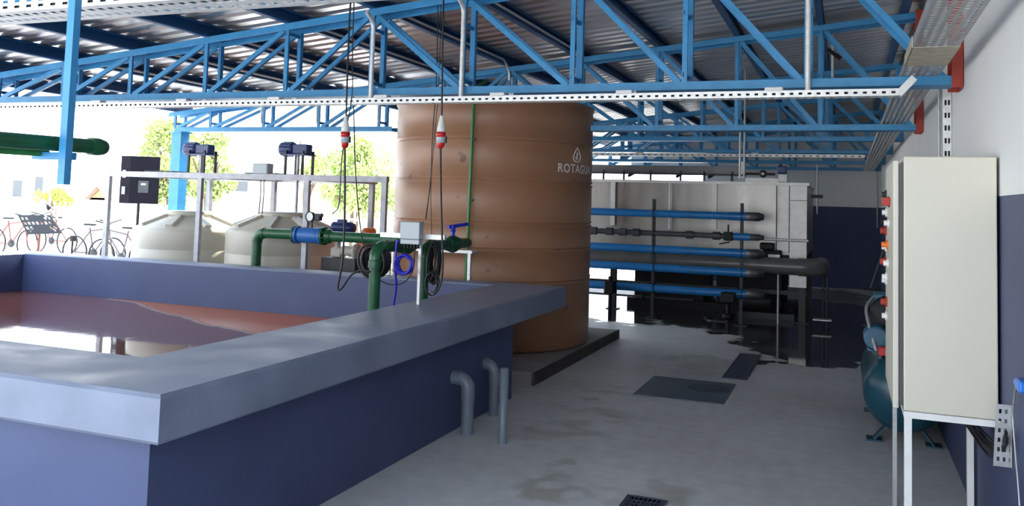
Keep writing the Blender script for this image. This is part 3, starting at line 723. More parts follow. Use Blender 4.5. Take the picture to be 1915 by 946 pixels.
# long delivery pipe behind the basin
yl = 7.53; z1 = at(600, 441, Y=yl).z; xa = at(481, 436, Y=yl).x; xb = at(750, 447, Y=yl).x
t = thing('delivery_pipe', 'long horizontal green pipe with a blue flow meter behind the basin', 'pipe', (xa, yl, 0))
obj('pipe_run', MB().tube([(xa, yl, .0)] + arc((xa+.10, yl, z1-.10), (-1,0,0), (0,0,1), .10, 0, PI/2, 8) + [(xb, yl, z1)], .052, 24), M['green'], t)
e = MB(); e.tube(arc((xa+.10, yl, z1-.10), (-1,0,0), (0,0,1), .10, 0, PI/2, 8), .058, 24); obj('elbow', e, M['green'], t)
fm = MB(); x0, x1 = at(556, 437, Y=yl).x, at(604, 439, Y=yl).x
fm.lathe((x0, yl, z1), [(0,0),(.09,0),(.09,.025),(.072,.03),(.078,.05),(.078,x1-x0-.05),(.072,x1-x0-.03),(.09,x1-x0-.025),(.09,x1-x0),(0,x1-x0)], 28, axis=(1,0,0), smooth=False)
f_ = obj('flow_meter', fm, M['valveblue'], t)
for x in (x0-.028, x1+.004):
    fl = MB().lathe((x, yl, z1), [(0,0),(.092,0),(.092,.022),(0,.022)], 28, axis=(1,0,0), smooth=False)
    for k in range(8):
        a_ = k*PI/4+.2; fl.cyl((x-.02, yl+.076*math.cos(a_), z1+.076*math.sin(a_)), (x+.045, yl+.076*math.cos(a_), z1+.076*math.sin(a_)), .009, 8)
    if x > x0: fl.lathe((x1+.026, yl, z1), [(.05,0),(.072,.02),(.072,.06),(.05,.09)], 24, axis=(1,0,0))
    obj('flange', fl, M['green'], t)
gx = at(583, 430, Y=yl).x
ga = MB(); ga.cyl((gx, yl, z1+.07), (gx, yl, z1+.19), .009, 10); obj('gauge_stem', ga, M['plate'], t)
gz = at(580, 405, Y=yl).z
ga = MB(); ga.lathe((gx-.02, yl+.02, gz), [(0,0),(.05,0),(.052,-.045),(.046,-.05),(.044,-.035)], 28, axis=(0,1,0)); g_ = obj('pressure_gauge', ga, M['plate'], t)
obj('dial', MB().lathe((gx-.02, yl+.02, gz), [(.0445,-.038),(0,-.038)], 28, axis=(0,1,0)), M['glass'], g_)
ga = MB().bbox((gx+.035, yl-.02, gz-.04), (gx+.10, yl+.04, gz+.035), .01); ga.cyl((gx+.03, yl, gz), (gx+.12, yl, gz+.02), .02); obj('gauge_valve', ga, M['plate'], t)
# bench behind the basin
t = thing('steel_bench', 'narrow galvanised bench standing behind the far side of the basin', 'bench', (-3.85, 7.62, 0))
bx0, bx1 = at(728, 463, Y=7.5).x, at(886, 468, Y=7.5).x; bz = at(860, 467, Y=7.5).z
obj('bench_top', MB().bbox((bx0, 7.46, bz-.03), (bx1, 7.60, bz), .003), M['galv'], t)
for x in (bx0+.02, bx1-.03):
    for y in (7.475,): obj('leg', MB().box((x-.015, y-.015, 0), (x+.015, y+.015, bz-.03)), M['galv'], t)
# strut rail with junction box
t = thing('junction_box', 'light grey junction box with cable glands on a slim steel post on the coping', 'junction box', (-2.9, 5.42, ZT))
pb = at(779, 570, Z=ZT); pY = pb.y
o1 = at(751, 414, Y=pY-.03); o2 = at(786, 448, Y=pY-.03)
obj('enclosure', MB().bbox((o1.x, pY-.05, o2.z), (o2.x, pY+.02, o1.z), .006), M['boxgrey'], t)
obj('lower_cover', MB().bbox((o1.x+.003, pY-.045, o2.z-.035), (o2.x-.003, pY+.015, o2.z-.002), .004), M['boxgrey'], t)
for k in range(5):
    x = o1.x+.025+k*(o2.x-o1.x-.05)/4
    obj('cable_gland', MB().cyl((x, pY-.015, o2.z-.065), (x, pY-.015, o2.z-.034), .010, 10), M['black'], t)
obj('post', MB().box((pb.x-.012, pY+.021, ZT), (pb.x+.008, pY+.041, o1.z-.02)), M['galv'], t)
rz = at(770, 441, Y=pY+.05).z; ra = at(712, 439, Y=pY+.05).x; rb = at(832, 443, Y=pY+.05).x
obj('strut_rail', MB().box((ra, pY+.042, rz-.018), (rb, pY+.075, rz+.016)), M['galv'], t)
# blue cable
t = thing('blue_cable_coil', 'coil of royal blue cable hanging under the grey junction box', 'cable coil', (-2.95, pY-.05, 1.0))
c = at(757, 494, Y=pY-.06)
for k in range(5):
    a_ = MB(); rr = .058+.006*math.sin(k*2.1); cc = c+Vector((.005*math.cos(k), -.008*k+.01, .004*math.sin(k*3)))
    a_.tube([cc+Vector((rr*math.cos(q*PI/12), .004*math.sin(q), rr*1.06*math.sin(q*PI/12))) for q in range(24)], .0075, 8, closed=True)
    obj('cable_turn', a_, M['bluecable'], t)
q0 = at(742, 455, Y=pY-.04); q1 = at(739, 500, Y=pY-.04); q2 = at(738, 560, Y=pY+.0)
a_ = MB().tube(spline([q0+Vector((.02, 0, .02)), q0, q1, q2, (q2.x-.15, q2.y+.02, .30)], 6), .008, 8); obj('cable_tail', a_, M['bluecable'], t)
# black coils and cords
def coil(px, py, Y, rx, rz_, n, label, thick=.009, tilt=.3):
    c = at(px, py, Y=Y); t = thing('black_cable_coil', label, 'cable coil', (c.x, c.y, c.z-rz_))
    for k in range(n):
        cc = c+Vector((random.uniform(-.01, .01), (k-n/2)*.012, random.uniform(-.012, .012))); s_ = random.uniform(.86, 1.06); th = random.uniform(-.12, .12)
        a_ = MB().tube([cc+Vector((rx*s_*math.cos(q*PI/12)+th*rz_*math.sin(q*PI/12), tilt*rx*math.cos(q*PI/12), rz_*s_*math.sin(q*PI/12))) for q in range(24)], thick, 8, closed=True)
        obj('cable_turn', a_, M['cable'], t)
    return c
coil(701, 487, 5.42, .10, .115, 9, 'round coil of black cable hung on the green pipe', tilt=.0)
coil(813, 492, 5.90, .035, .15, 8, 'long black cable coil hanging against the green pipe right of the junction box', tilt=.15)
coil(808, 532, 5.80, .05, .085, 2, 'loose black cable loop hanging low beside the green pipe', .007, .2)
def plug(c, label, d=1):
    t = thing('industrial_connector', label, 'connector', (c.x, c.y, c.z-.12), 'hanging power connectors')
    k = 1.0
    obj('cable_boot', MB().lathe(c, [(.008,.115),(.012,.11),(.028,.03),(.030,.0),(0,0)], 20), M['plugwhite'], t)
    obj('red_collar', MB().lathe(c, [(0,0),(.033,0),(.034,-.035),(0,-.035)], 20), M['plugred'], t)
    obj('grey_body', MB().lathe(c, [(.030,-.035),(.031,-.075),(0,-.075)], 20), M['boxgrey'], t)
    obj('red_end', MB().lathe(c, [(.027,-.075),(.024,-.10),(.010,-.115),(0,-.115)], 20), M['plugred'], t)
    obj('latch', MB().box((c.x+.027, c.y-.012, c.z-.075), (c.x+.04, c.y+.012, c.z-.03)), M['pvcgrey'], t)
def cord(pts, r, label): return solo('power_cord', MB().tube(spline(pts, 8), r, 8), M['cable'], label, 'cord', 'black power cords')
Yc = 5.2
c1 = at(646, 247, Y=Yc); plug(c1, 'red and white power connector hanging against the sky, left of the tank')
top1 = at(654, 30, Y=Yc)
cord([(top1.x+.01, Yc, 3.10), top1, at(650, 130, Y=Yc), c1+Vector((0,0,.11))], .0065, 'black cord from the roof down to the left power connector')
p1 = at(641, 400, Y=Yc); 
cord([c1+Vector((0,0,-.11)), at(645, 330, Y=Yc), at(644, 420, Y=Yc), at(640, 490, Y=Yc), at(632, 535, Y=Yc), at(638, 540, Y=Yc), at(656, 515, Y=Yc), at(676, 505, Y=Yc), at(692, 508, Y=Yc)], .0075, 'black cord hanging from the left connector and looping up to the round coil')
cord([(top1.x+.03, Yc, 3.10), at(659, 100, Y=Yc), at(658, 180, Y=Yc), at(640, 290, Y=Yc), at(634, 380, Y=Yc), at(622, 400, Y=Yc)], .004, 'thin black cord hanging beside the left power connector')
cord([at(661, 180, Y=Yc+.6), at(664, 300, Y=Yc+.6), at(671, 400, Y=Yc+.6), at(682, 470, Y=Yc+.6), at(695, 500, Y=Yc+.3)], .005, 'thin dark cord slanting down to the round coil between frame and pipe')
Yd = 5.35
c2 = at(825, 247, Y=Yd); plug(c2, 'red and white power connector hanging in front of the tan tank')
cord([(at(829,10,Y=Yd).x, Yd, 3.18), at(828, 60, Y=Yd), at(827, 150, Y=Yd), c2+Vector((0,0,.11))], .0065, 'black cord from the roof down to the right power connector')
cord([c2+Vector((0,0,-.11)), at(824, 330, Y=Yd), at(826, 420, Y=Yd), at(828, 490, Y=Yd), at(824, 530, Y=Yd), at(812, 550, Y=Yd), at(803, 545, Y=Yd+.2)], .0075, 'black cord hanging from the right connector past the green valve pipe')
cord([(at(817,60,Y=Yd+.5).x, Yd+.5, 3.17), at(816, 150, Y=Yd+.5), at(809, 250, Y=Yd+.5), at(805, 340, Y=Yd+.5), at(796, 410, Y=Yd+.3)], .004, 'thin black cord slanting over the tan tank to the junction box')
cord([(at(822,60,Y=Yd+.5).x, Yd+.5, 3.17), at(821, 150, Y=Yd+.5), at(813, 250, Y=Yd+.5), at(806, 345, Y=Yd+.5), at(807, 440, Y=Yd+.5)], .003, 'second thin black cord over the tan tank, ending behind the strut rail')
cord([at(712, 525, Y=5.45), at(730, 532, Y=5.45), at(755, 528, Y=5.45), at(772, 505, Y=5.42), at(776, 465, Y=5.4)], .004, 'thin black cable sagging between the two green pipes')

# ------------------------------------------------------------------ water tanks, frame and mixers behind the basin
def water_tank(px0, px1, pyt, label):
    Yk = 8.33; a = at(px0, 440, Y=Yk).x; b = at(px1, 440, Y=Yk).x; r = min(.62, (b-a)/2*.93); x = (a+b)/2
    zt = at((px0+px1)/2, pyt, Y=Yk).z; zs_ = zt-.20
    t = thing('water_tank', label, 'water tank', (x, Yk, 0), 'beige water tanks')
    pf = [(0, .0), (r-.02, 0), (r, .02)]
    z = .02
    for z in (.35, .65, .93): pf += [(r, z-.012), (r-.006, z-.004), (r-.006, z+.004), (r, z+.012)]
    pf += [(r, zs_-.03), (r-.005, zs_), (r-.03, zs_+.02), (.27, zt-.055), (.27, zt-.05), (0, zt-.05)]
    obj('tank_shell', MB().lathe((x, Yk, 0), pf, 56), M['beige'], t)
    for k in range(8):
        an = k*PI/4+.35; rb_ = MB()
        d = Vector((math.cos(an), math.sin(an), 0)); c0 = Vector((x, Yk, 0))
        rb_.prof(c0+d*(r-.06)+Vector((0,0,zs_+.045)), c0+d*.285+Vector((0,0,zt-.045)), [(-.05,-.02),(.05,-.02),(.035,.02),(-.035,.02)])
        obj('roof_rib', rb_, M['beige'], t)
    obj('lid', MB().lathe((x, Yk, 0), [(.25, zt-.055), (.275, zt-.05), (.275, zt), (.25, zt+.012), (0, zt+.012)], 40), M['beige'], t)
    return x, Yk, zt, r
xa1, Yk, zk, rk = water_tank(258, 449, 396, 'left beige ribbed water tank behind the basin, in front of the blue column')
xa2, _, zk2, _ = water_tank(432, 628, 398, 'right beige ribbed water tank behind the basin, next to the tan tank')
FRY = 7.64
ft = at(372, 328, Y=FRY).z
t = thing('mixer_frame', 'light galvanised steel frame over the two beige tanks', 'frame', (-6, 7.5, 0))
fx = [at(p_, 400, Y=FRY).x for p_ in (198, 370, 571, 716)]
for x in fx:
    obj('post', MB().box((x-.028, 7.635, 0), (x+.028, 7.68, ft-.03)), M['frame'], t)
for x in fx[1:3]+[fx[0]]:
    obj('post', MB().box((x-.028, 8.95, 0), (x+.028, 9.006, ft-.03)) if x != fx[0] else MB().box((x+.3, 8.95, 0), (x+.356, 9.006, ft-.03)), M['frame'], t)
    xx = x+.33 if x == fx[0] else x
    obj('cross_beam', MB().box((xx-.03, 7.69, ft-.03), (xx+.03, 9.006, ft+.03)), M['frame'], t)
obj('front_beam', MB().box((fx[0]-.03, 7.635, ft-.03), (fx[3]+.03, 7.69, ft+.03)), M['frame'], t)
obj('rear_beam', MB().box((fx[0]+.28, 9.007, ft-.03), (fx[2]+.03, 9.05, ft+.03)), M['galvdark'], t)
def mixer(px, x, label, zt_):
    c = at(px, 279, Y=Yk); z = c.z
    t = thing('tank_mixer', label, 'mixer', (x, Yk, ft+.03), 'tank mixers')
    x = c.x+.10
    pl = MB().box((x-.20, 7.64, ft+.031), (x+.20, Yk+.25, ft+.043)); obj('mounting_plate', pl, M['plate'], t)
    for sx in (-.10, .13):
        for sy in (-.1, .1): obj('leg', MB().box((x+sx-.012, Yk+sy-.012, ft+.043), (x+sx+.012, Yk+sy+.012, z-.02)), M['plate'], t)
    mm = MB(); mm.lathe((x-.24, Yk, z), [(0,-.005),(.05,-.005),(.075,.01),(.08,.03),(.08,.17),(.06,.20),(0,.20)], 24, axis=(1,0,0))
    for k in range(12): a_ = k*PI/6; mm.prof((x-.21, Yk+.082*math.cos(a_), z+.082*math.sin(a_)), (x-.07, Yk+.082*math.cos(a_), z+.082*math.sin(a_)), [(-.006,-.006),(.006,-.006),(.006,.006),(-.006,.006)])
    obj('motor', mm, M['motor'], t)
    gb = MB().bbox((x-.05, Yk-.06, z-.06), (x+.15, Yk+.06, z+.055), .012); gb.box((x-.13, Yk-.12, z-.075), (x+.16, Yk+.12, z-.06)); obj('gearbox', gb, M['motor'], t)
    obj('shaft', MB().cyl((x, Yk, zt_+.015), (x, Yk, z-.06), .018, 14), M['galvdark'], t)
    obj('lifting_eye', MB().cyl((x+.02, Yk, z+.05), (x+.02, Yk, z+.10), .006, 8), M['plate'], t)
mixer(365, xa1, 'navy mixer motor above the left beige tank', zk)
mixer(545, xa2, 'navy mixer motor above the right beige tank', zk2)
t = thing('switch_enclosure', 'small grey switch box standing on the frame between the two mixers', 'switch box', (at(487,328,Y=7.66).x, 7.66, ft+.031))
a = at(473, 305, Y=7.64); b = at(500, 328, Y=7.64)
obj('enclosure', MB().bbox((a.x, 7.637, ft+.031), (b.x, 7.74, a.z), .006), M['boxgrey'], t)
obj('door', MB().bbox((a.x+.008, 7.63, ft+.04), (b.x-.008, 7.637, a.z-.01), .002), M['boxgrey'], t)
for k, px in enumerate((488, 494)):
    p0 = at(px, 334, Y=7.72); p2 = at(px-4, 400, Y=7.72); p0.z = ft+.0
    cord([p0, at(px-1, 365, Y=7.72), p2], .006, ['black cable dropping from the small switch box, left one', 'black cable dropping from the small switch box, right one'][k])
# dosing pump and barrel between frame and tan tank
t = thing('dosing_pump', 'beige pump with a blue motor standing below the long green pipe', 'pump', (at(640,460,Y=7.9).x, 7.95, 0))
a = at(622, 425, Y=7.95); b = at(662, 427, Y=7.95)
bm_ = MB(); bm_.lathe((a.x, 7.95, a.z), [(0,0),(.06,.01),(.065,.03),(.065,b.x-a.x-.05),(.05,b.x-a.x),(0,b.x-a.x)], 24, axis=(1,0,0)); bm_.bbox((a.x+.08, 7.9, a.z+.04), (a.x+.16, 7.99, a.z+.09), .01)
obj('motor', bm_, M['motor'], t)
c = at(632, 468, Y=7.9); pb_ = MB(); pb_.bbox((c.x-.06, 7.84, c.z-.07), (c.x+.07, 7.97, c.z+.03), .02); pb_.cyl((c.x, 7.9, c.z), (c.x, 7.9, c.z+.12), .03); pb_.cyl((c.x+.06, 7.9, c.z), (c.x+.22, 7.9, c.z), .055); pb_.lathe((c.x+.24, 7.9, c.z), [(0,-.03),(.08,-.03),(.08,0),(0,0)], 20, axis=(1,0,0))
obj('pump_head', pb_, M['beige'], t)
obj('pedestal', MB().box((c.x-.15, 7.82, 0), (c.x+.26, 8.05, c.z-.075)), M['plate'], t)
t = thing('orange_barrel', 'orange barrel with a narrow lid seen behind the round black coil', 'barrel', (at(692,470,Y=8.3).x, 8.3, T0))
c = at(689, 425, Y=8.3); 
obj('barrel_body', MB().lathe((c.x+.03, 8.3, 0), [(0,T0),(.13,T0),(.145,T0+.03),(.145,.4),(.15,.42),(.145,.44),(.145,c.z-.14),(.12,c.z-.09),(0,c.z-.09)], 32), M['orange'], t)
obj('barrel_lid', MB().lathe((c.x+.01, 8.3, c.z-.09), [(.075,0),(.08,.01),(.08,.06),(.06,.085),(0,.085)], 28), M['orange'], t)

# ------------------------------------------------------------------ flotation tank
FY0, FY1, FX0, FX1 = 13.0, 15.4, -6.2, -.53
t = thing('flotation_tank', 'long stainless steel flotation tank at the back of the shed', 'steel tank', (-3.8, 14.2, 0))
zt = 1.965
bd = MB(); bd.box((FX0, FY0, .95), (FX1, FY1, zt-.02)); obj('tank_body', bd, M['stainless'], t)
obj('rim', MB().box((FX0-.03, FY0-.04, zt-.02), (FX1+.03, FY1+.04, zt+.02)), M['brightss'], t)
hp = MB()
for x0, x1 in ((-3.2, -1.25), (-5.4, -3.4)):
    cxm = (x0+x1)/2
    hp.add([(x0,FY0+.05,.95),(x1,FY0+.05,.95),(x1,FY1-.05,.95),(x0,FY1-.05,.95),(cxm-.15,13.9,.5),(cxm+.15,13.9,.5),(cxm+.15,14.4,.5),(cxm-.15,14.4,.5)],
           [(0,1,5,4),(1,2,6,5),(2,3,7,6),(3,0,4,7),(4,5,6,7),(3,2,1,0)])
obj('hopper', hp, M['stainless'], t)
for px, w in ((1148, .075), (1337, .075)):
    x = at(px, 345, Y=FY0).x; obj('stiffener', MB().box((x-w/2, FY0-.05, 1.28), (x+w/2, FY0, zt-.02)), M['brightss'], t)
for px, w in ((1253, .03), (1257, .012)):
    x = at(px, 345, Y=FY0).x; obj('stiffener', MB().box((x-w/2, FY0-.03, 1.25), (x+w/2, FY0, zt-.02)), M['brightss'], t)
ep = MB(); x = at(1476, 345, Y=FY0).x
ep.box((x+.012, FY0-.035, .83), (FX1, FY0, zt-.025)); ep.box((x+.012, FY0-.033, .50), (FX1, FY0, .73)); obj('end_panel', ep, M['brightss'], t)
obj('end_panel', MB().box((at(1452,345,Y=FY0).x, FY0-.02, 1.0), (x, FY0, zt-.025)), M['brightss'], t)
for x in (FX0+.06, -5.2, -3.35, FX1-.06):
    for y in (FY0+.06, FY1-.06): obj('leg', MB().box((x-.045, y-.045, .01), (x+.045, y+.045, .95)).box((x-.09, y-.09, 0), (x+.09, y+.09, .012)), M['plate'], t)
cb = MB(); cb.box((FX0, FY0+.03, .38), (FX1, FY0+.09, .44)).box((FX0, FY0+.03, .20), (FX1-1.6, FY0+.07, .23)); obj('cross_member', cb, M['plate'], t)
sk = MB(); sk.box((-3.3, 13.75, 0), (-.75, 15.1, .12)).box((-3.2, 13.85, .12), (-2.1, 14.9, .70)).box((-1.9, 13.85, .12), (-.9, 14.9, .62)).box((-3.3, 13.70, .62), (-.75, 13.76, .70))
obj('dark_fill_box', sk, M['black'], t)  # black boxes added to keep the space under the tank dark
sm_ = at(1452, 400, Y=FY0-.04).x
for x in (sm_, at(1476, 400, Y=FY0-.04).x): obj('seam', MB().box((x-.006, FY0-.038, .98), (x+.006, FY0-.0, zt-.03)), M['plate'], t)
z = at(1490, 375, Y=FY0-.04).z; obj('seam', MB().box((at(1478,375,Y=FY0-.04).x, FY0-.038, z-.004), (FX1, FY0-.034, z+.004)), M['plate'], t)
obj('side_port', MB().box((FX1+.03, 13.5, 1.78), (FX1+.20, 13.6, 1.83)), M['plate'], t)
obj('spray_bar', MB().cyl((at(1425,451,Y=12.9).x, 12.93, 1.165), (at(1512,452,Y=12.9).x, 12.93, 1.165), .02), M['galv'], t)
# skimmer drive on top
t = thing('skimmer', 'skimmer walkway with drive motor on top of the steel tank', 'skimmer', (-3, 13.3, zt+.02))
z = at(1200, 318, Y=13.15).z
obj('walkway_beam', MB().box((-6.1, 13.10, z-.045), (at(1382,318,Y=13.1).x, 13.28, z+.07)), M['bigpipe'], t)
for px in (1129, 1167, 1217, 1273, 1317, 1369):
    x = at(px, 330, Y=13.05).x; obj('rail_post', MB().box((x-.014, 13.03, zt+.021), (x+.014, 13.058, z-.005)), M['plate' if px % 2 else 'galvdark'], t)
obj('chain_rail', MB().box((-6.1, 13.03, z-.07), (at(1395,325,Y=13).x, 13.06, z-.045)), M['plate'], t)
for px in (1175, 1265, 1325):
    x = at(px, 322, Y=13).x; obj('scraper', MB().prof((x, 13.0, z-.10), (x+.18, 13.35, z+.05), [(-.01,-.02),(.01,-.02),(.01,.02),(-.01,.02)]), M['plate'], t)
x = at(1427, 325, Y=13.0).x; zz = at(1427, 325, Y=13.0).z
obj('drive_wheel', MB().lathe((x, 13.0, zz), [(.02,-.02),(.05,-.02),(.055,-.01),(.055,.01),(.05,.02),(.02,.02),(.02,-.02)], 24, axis=(0,1,0)), M['plate'], t)
obj('bearing', MB().lathe((x, 12.98, zz), [(0,-.02),(.02,-.015),(.02,.02)], 16, axis=(0,1,0)), M['plugwhite'], t)
obj('drive_shaft', MB().cyl((at(1382,326,Y=13.1).x, 13.08, zz), (at(1450,326,Y=13.1).x, 13.08, zz), .018), M['plate'], t)
obj('drive_frame', MB().box((at(1395,335,Y=13.1).x, 13.02, zt+.021), (at(1458,338,Y=13.1).x, 13.22, zt+.08)).box((at(1386,310,Y=13.1).x, 13.05, zt+.08), (at(1390,310,Y=13.1).x, 13.08, z+.14)), M['brightss'], t)
a = at(1454, 311, Y=13.1); b = at(1471, 325, Y=13.1)
obj('motor', MB().bbox((a.x, 13.0, b.z), (b.x, 13.2, a.z), .015).cyl(((a.x+b.x)/2-.03, 13.1, a.z), ((a.x+b.x)/2-.03, 13.1, a.z+.04), .03), M['motor'], t)
obj('gearbox', MB().bbox((a.x+.02, 12.99, zt+.021), (b.x+.02, 13.2, b.z-.005), .01), M['galvdark'], t)

# pipe rack in front of it
RY = 12.2
rack = thing('rack_stand', 'dark steel rack post holding the blue pipes, the one nearer the tan tank', 'rack post', (at(1222,590,Y=RY).x, RY, 0), 'posts of the pipe rack')
def stand(t, px, pyt):
    x = at(px, 450, Y=RY+.06).x; zt_ = at(px, pyt, Y=RY+.06).z
    obj('post', MB().prof((x, RY+.07, .012), (x, RY+.07, zt_), [(-.022,-.022),(.022,-.022),(.022,-.017),(-.017,-.017),(-.017,.017),(.022,.017),(.022,.022),(-.022,.022)], up=(0,1,0)), M['plate'], t)
    obj('base_plate', MB().box((x-.09, RY-.03, 0), (x+.09, RY+.17, .012)), M['plate'], t)
    obj('brace', MB().bar((x, RY+.07, .55), (x-.35, RY+.5, .02), .03, .006), M['plate'], t)
    return x
stand(rack, 1222, 372)
rack2 = thing('rack_stand', 'dark steel rack post holding the right ends of the blue pipes', 'rack post', (at(1387,600,Y=RY).x, RY, 0), 'posts of the pipe rack')
stand(rack2, 1387, 380)
rows = [(400, 1403, 'topmost blue plastic pipe in front of the steel tank', .052), (437, 0, 'dark grey pipe with a short blue end piece, second row from the top', .038), (467, 1398, 'blue plastic pipe in the third row from the top of the rack', .055),
        (502, 1398, 'blue plastic pipe in the fourth row from the top of the rack', .055), (541, 1388, 'lowest blue plastic pipe of the rack, near the wet floor', .055)]
for py, pe, lab, r in rows:
    z = at(1250, py, Y=RY).z; x1 = at(1400, py, Y=RY).x; x2 = at(1428, py, Y=RY).x
    t = thing('rack_pipe', lab, 'pipe', ((x1-4)/2, RY, z), 'pipes on the rack')
    if pe:
        obj('pipe_run', MB().cyl((-6.1, RY, z), (x1, RY, z), r, 24), M['pvc'], t)
        obj('coupling', MB().cyl((x1-.26, RY, z), (x1-.02, RY, z), r+.006, 24), M['pvc'], t)
    else:
        xs0 = at(1372, py, Y=RY).x
        obj('pipe_run', MB().cyl((-6.1, RY, z), (xs0, RY, z), r, 20), M['pvcgrey'], t)
        for px in (1110, 1140, 1165, 1190, 1290, 1340):
            x = at(px, py, Y=RY).x; obj('fitting', MB().lathe((x, RY, z), [(r,-.05),(r+.018,-.05),(r+.018,.05),(r,.05)], 18, axis=(1,0,0), smooth=False), M['pvcgrey'], t)
        x = at(1362, 430, Y=RY).x
        obj('hand_valve', MB().bbox((x-.06, RY-.05, z-.06), (x+.06, RY+.05, z+.06), .01).cyl((x, RY, z+.05), (x, RY, z+.16), .012).bar((x-.12, RY, z-.11), (x+.02, RY, z-.08), .03, .02), M['black'], t)
        obj('blue_stub', MB().cyl((xs0, RY, z), (x1+.02, RY, z), r+.012, 24), M['pvc'], t)
    cp = MB(); cp.lathe((x1, RY, z), [(0,-.03),(r+.008,-.03),(r+.008,.14),(r,.15),(r*.8,.20),(0,.21)], 24, axis=(1,0,0)); obj('end_cap', cp, M['pvcgrey'], t)
    for px in (1222, 1387):
        x = at(px, py, Y=RY).x; obj('clamp', MB().tube(arc((x, RY, z), (0,1,0), (0,0,1), r+.004, -PI/2, PI*1.5, 20), .008, 6), M['plate'], t)
# valve assembly under the rack
t = thing('gate_valve', 'dark gate valve under the lowest blue pipe', 'valve', (at(1361,600,Y=12.0).x, 12.0, 0))
x = at(1361, 600, Y=12.0).x
obj('valve_body', MB().cyl((x, 12.0, .0), (x, 12.0, .30), .03).lathe((x, 12.0, .14), [(.03,-.04),(.08,-.04),(.085,0),(.08,.04),(.03,.04)], 20), M['black'], t)
obj('pipe_saddle', MB().bbox((x-.09, 11.92, .33), (x+.09, 12.1, .46), .01), M['black'], t)
obj('outlet', MB().tube(bend([(x, 12.0, .06), (x-.25, 12.0, .06), (x-.35, 12.3, .06)], .05), .025, 12), M['plate'], t)
# another valve left
t = thing('drain_valve', 'dark valve on the lowest blue pipe near the tan tank', 'valve', (at(1141,560,Y=12.0).x, 11.98, 0))
x = at(1141, 540, Y=12.0).x
obj('valve_body', MB().bbox((x-.07, 11.9, .34), (x+.07, 12.1, .52), .02).cyl((x, 12, .5), (x, 12, .58), .03), M['black'], t)
obj('stem', MB().cyl((x, 12.0, 0), (x, 12.0, .34), .025), M['black'], t)
# grey main pipe
my = 12.72; z = at(1450, 497, Y=my).z; xe = at(1530, 492, Y=my).x
t = thing('outlet_main', 'thick grey outlet pipe turning away behind the rack ends', 'pipe', (-1, my, 0))
obj('pipe_run', MB().cyl((-6.1, my, z-.0), (xe-.22, my, z), .115, 28), M['bigpipe'], t)
e = MB(); e.tube([(xe-.26, my, z)] + arc((xe-.2, my+.22, z), (0,-1,0), (1,0,0), .22, 0, PI/2, 10) + [(xe+.02, my+.5, z)], .125, 28); obj('elbow', e, M['bigpipe'], t)
for px in (1455, 1547):
    x = at(px, 560, Y=my).x; obj('prop', MB().cyl((x, my, 0), (x, my, z-.10), .014), M['galvdark' if px == 1455 else 'plate'], t)
x = at(1538, 560, Y=my).x; obj('prop', MB().cyl((x, my+.4, 0), (x, my+.4, z-.11), .014), M['plate'], t)
obj('foot_plate', MB().box((x-.12, my-.12, .10), (x+.12, my+.1, .115)), M['galvdark'], t)
# pump set under the tank
t = thing('recirculation_pump', 'dark recirculation pump under the right end of the steel tank', 'pump', (-1.1, 13.3, 0))
obj('pump_base', MB().box((-1.5, 13.15, 0), (-.7, 13.5, .09)), M['plate'], t)
obj('motor', MB().lathe((-1.45, 13.32, .24), [(0,0),(.12,.0),(.13,.04),(.13,.40),(.1,.45),(0,.45)], 24, axis=(1,0,0)), M['plate'], t)
obj('volute', MB().lathe((-.95, 13.32, .24), [(0,0),(.15,0),(.16,.05),(.15,.1),(0,.1)], 24, axis=(1,0,0)).cyl((-.9, 13.32, .3), (-.9, 13.32, .8), .05), M['black'], t)
t = thing('black_valve_group', 'black valve block beside the right ends of the rack pipes', 'valve', (at(1440,470,Y=12.85).x, 12.86, .8))
a = at(1440, 470, Y=12.85)
obj('valve_block', MB().bbox((a.x-.10, 12.80, a.z-.16), (a.x+.16, 12.92, a.z+.02), .02).bbox((a.x-.14, 12.8, a.z+.02), (a.x+.06, 12.9, a.z+.12), .02), M['black'], t)
obj('valve_tag', MB().box((a.x-.02, 12.79, a.z-.09), (a.x+.14, 12.80, a.z-.04)), M['galvdark'], t)

# conduits
def conduit(pts, r, label, m_='galvdark', name='conduit'): return solo(name, MB().tube(bend(pts, .06), r, 10), M[m_], label, 'conduit', 'metal conduits')
for px, xx, lab in ((697, None, 'grey conduit down the front of the large truss at its centre post'), (865, None, 'grey conduit down the large truss in front of the tan tank'), (1511, None, 'grey conduit down the large truss near its right end')):
    x = at(px, 120, Y=5.72).x; zt_ = roofz(x)-.0
    conduit([(x, 5.71, 2.345), (x, 5.71, zt_-.12), (x, 5.60, zt_-.06)], .017, lab, 'galv')
spots = [(745, 25, 815, 65, 820, 150), (590, 85, 622, 120, 624, 168), (640, 50, 700, 85, 703, 178), (150, 92, 160, 120, 152, 178), (395, 45, 500, 75, 0, 0)]
for i, x in enumerate((NX[5]+.045, NX[6]+.045, NX[7]+.045, NX[8]+.045, NX[9]+.045, NX[4]+.045)):
    z = roofz(x)+.03
    conduit([(x, 5.98, z), (x, 8.4, z), (x, 8.55, z-.1), (x, 8.56, 2.9 if -4.9 < x < -2.5 else 2.45)], .011, 'thin galvanised conduit along the %s purlin counted from the white wall' % ordn[(5, 6, 7, 8, 9, 4)[i]], 'galv')
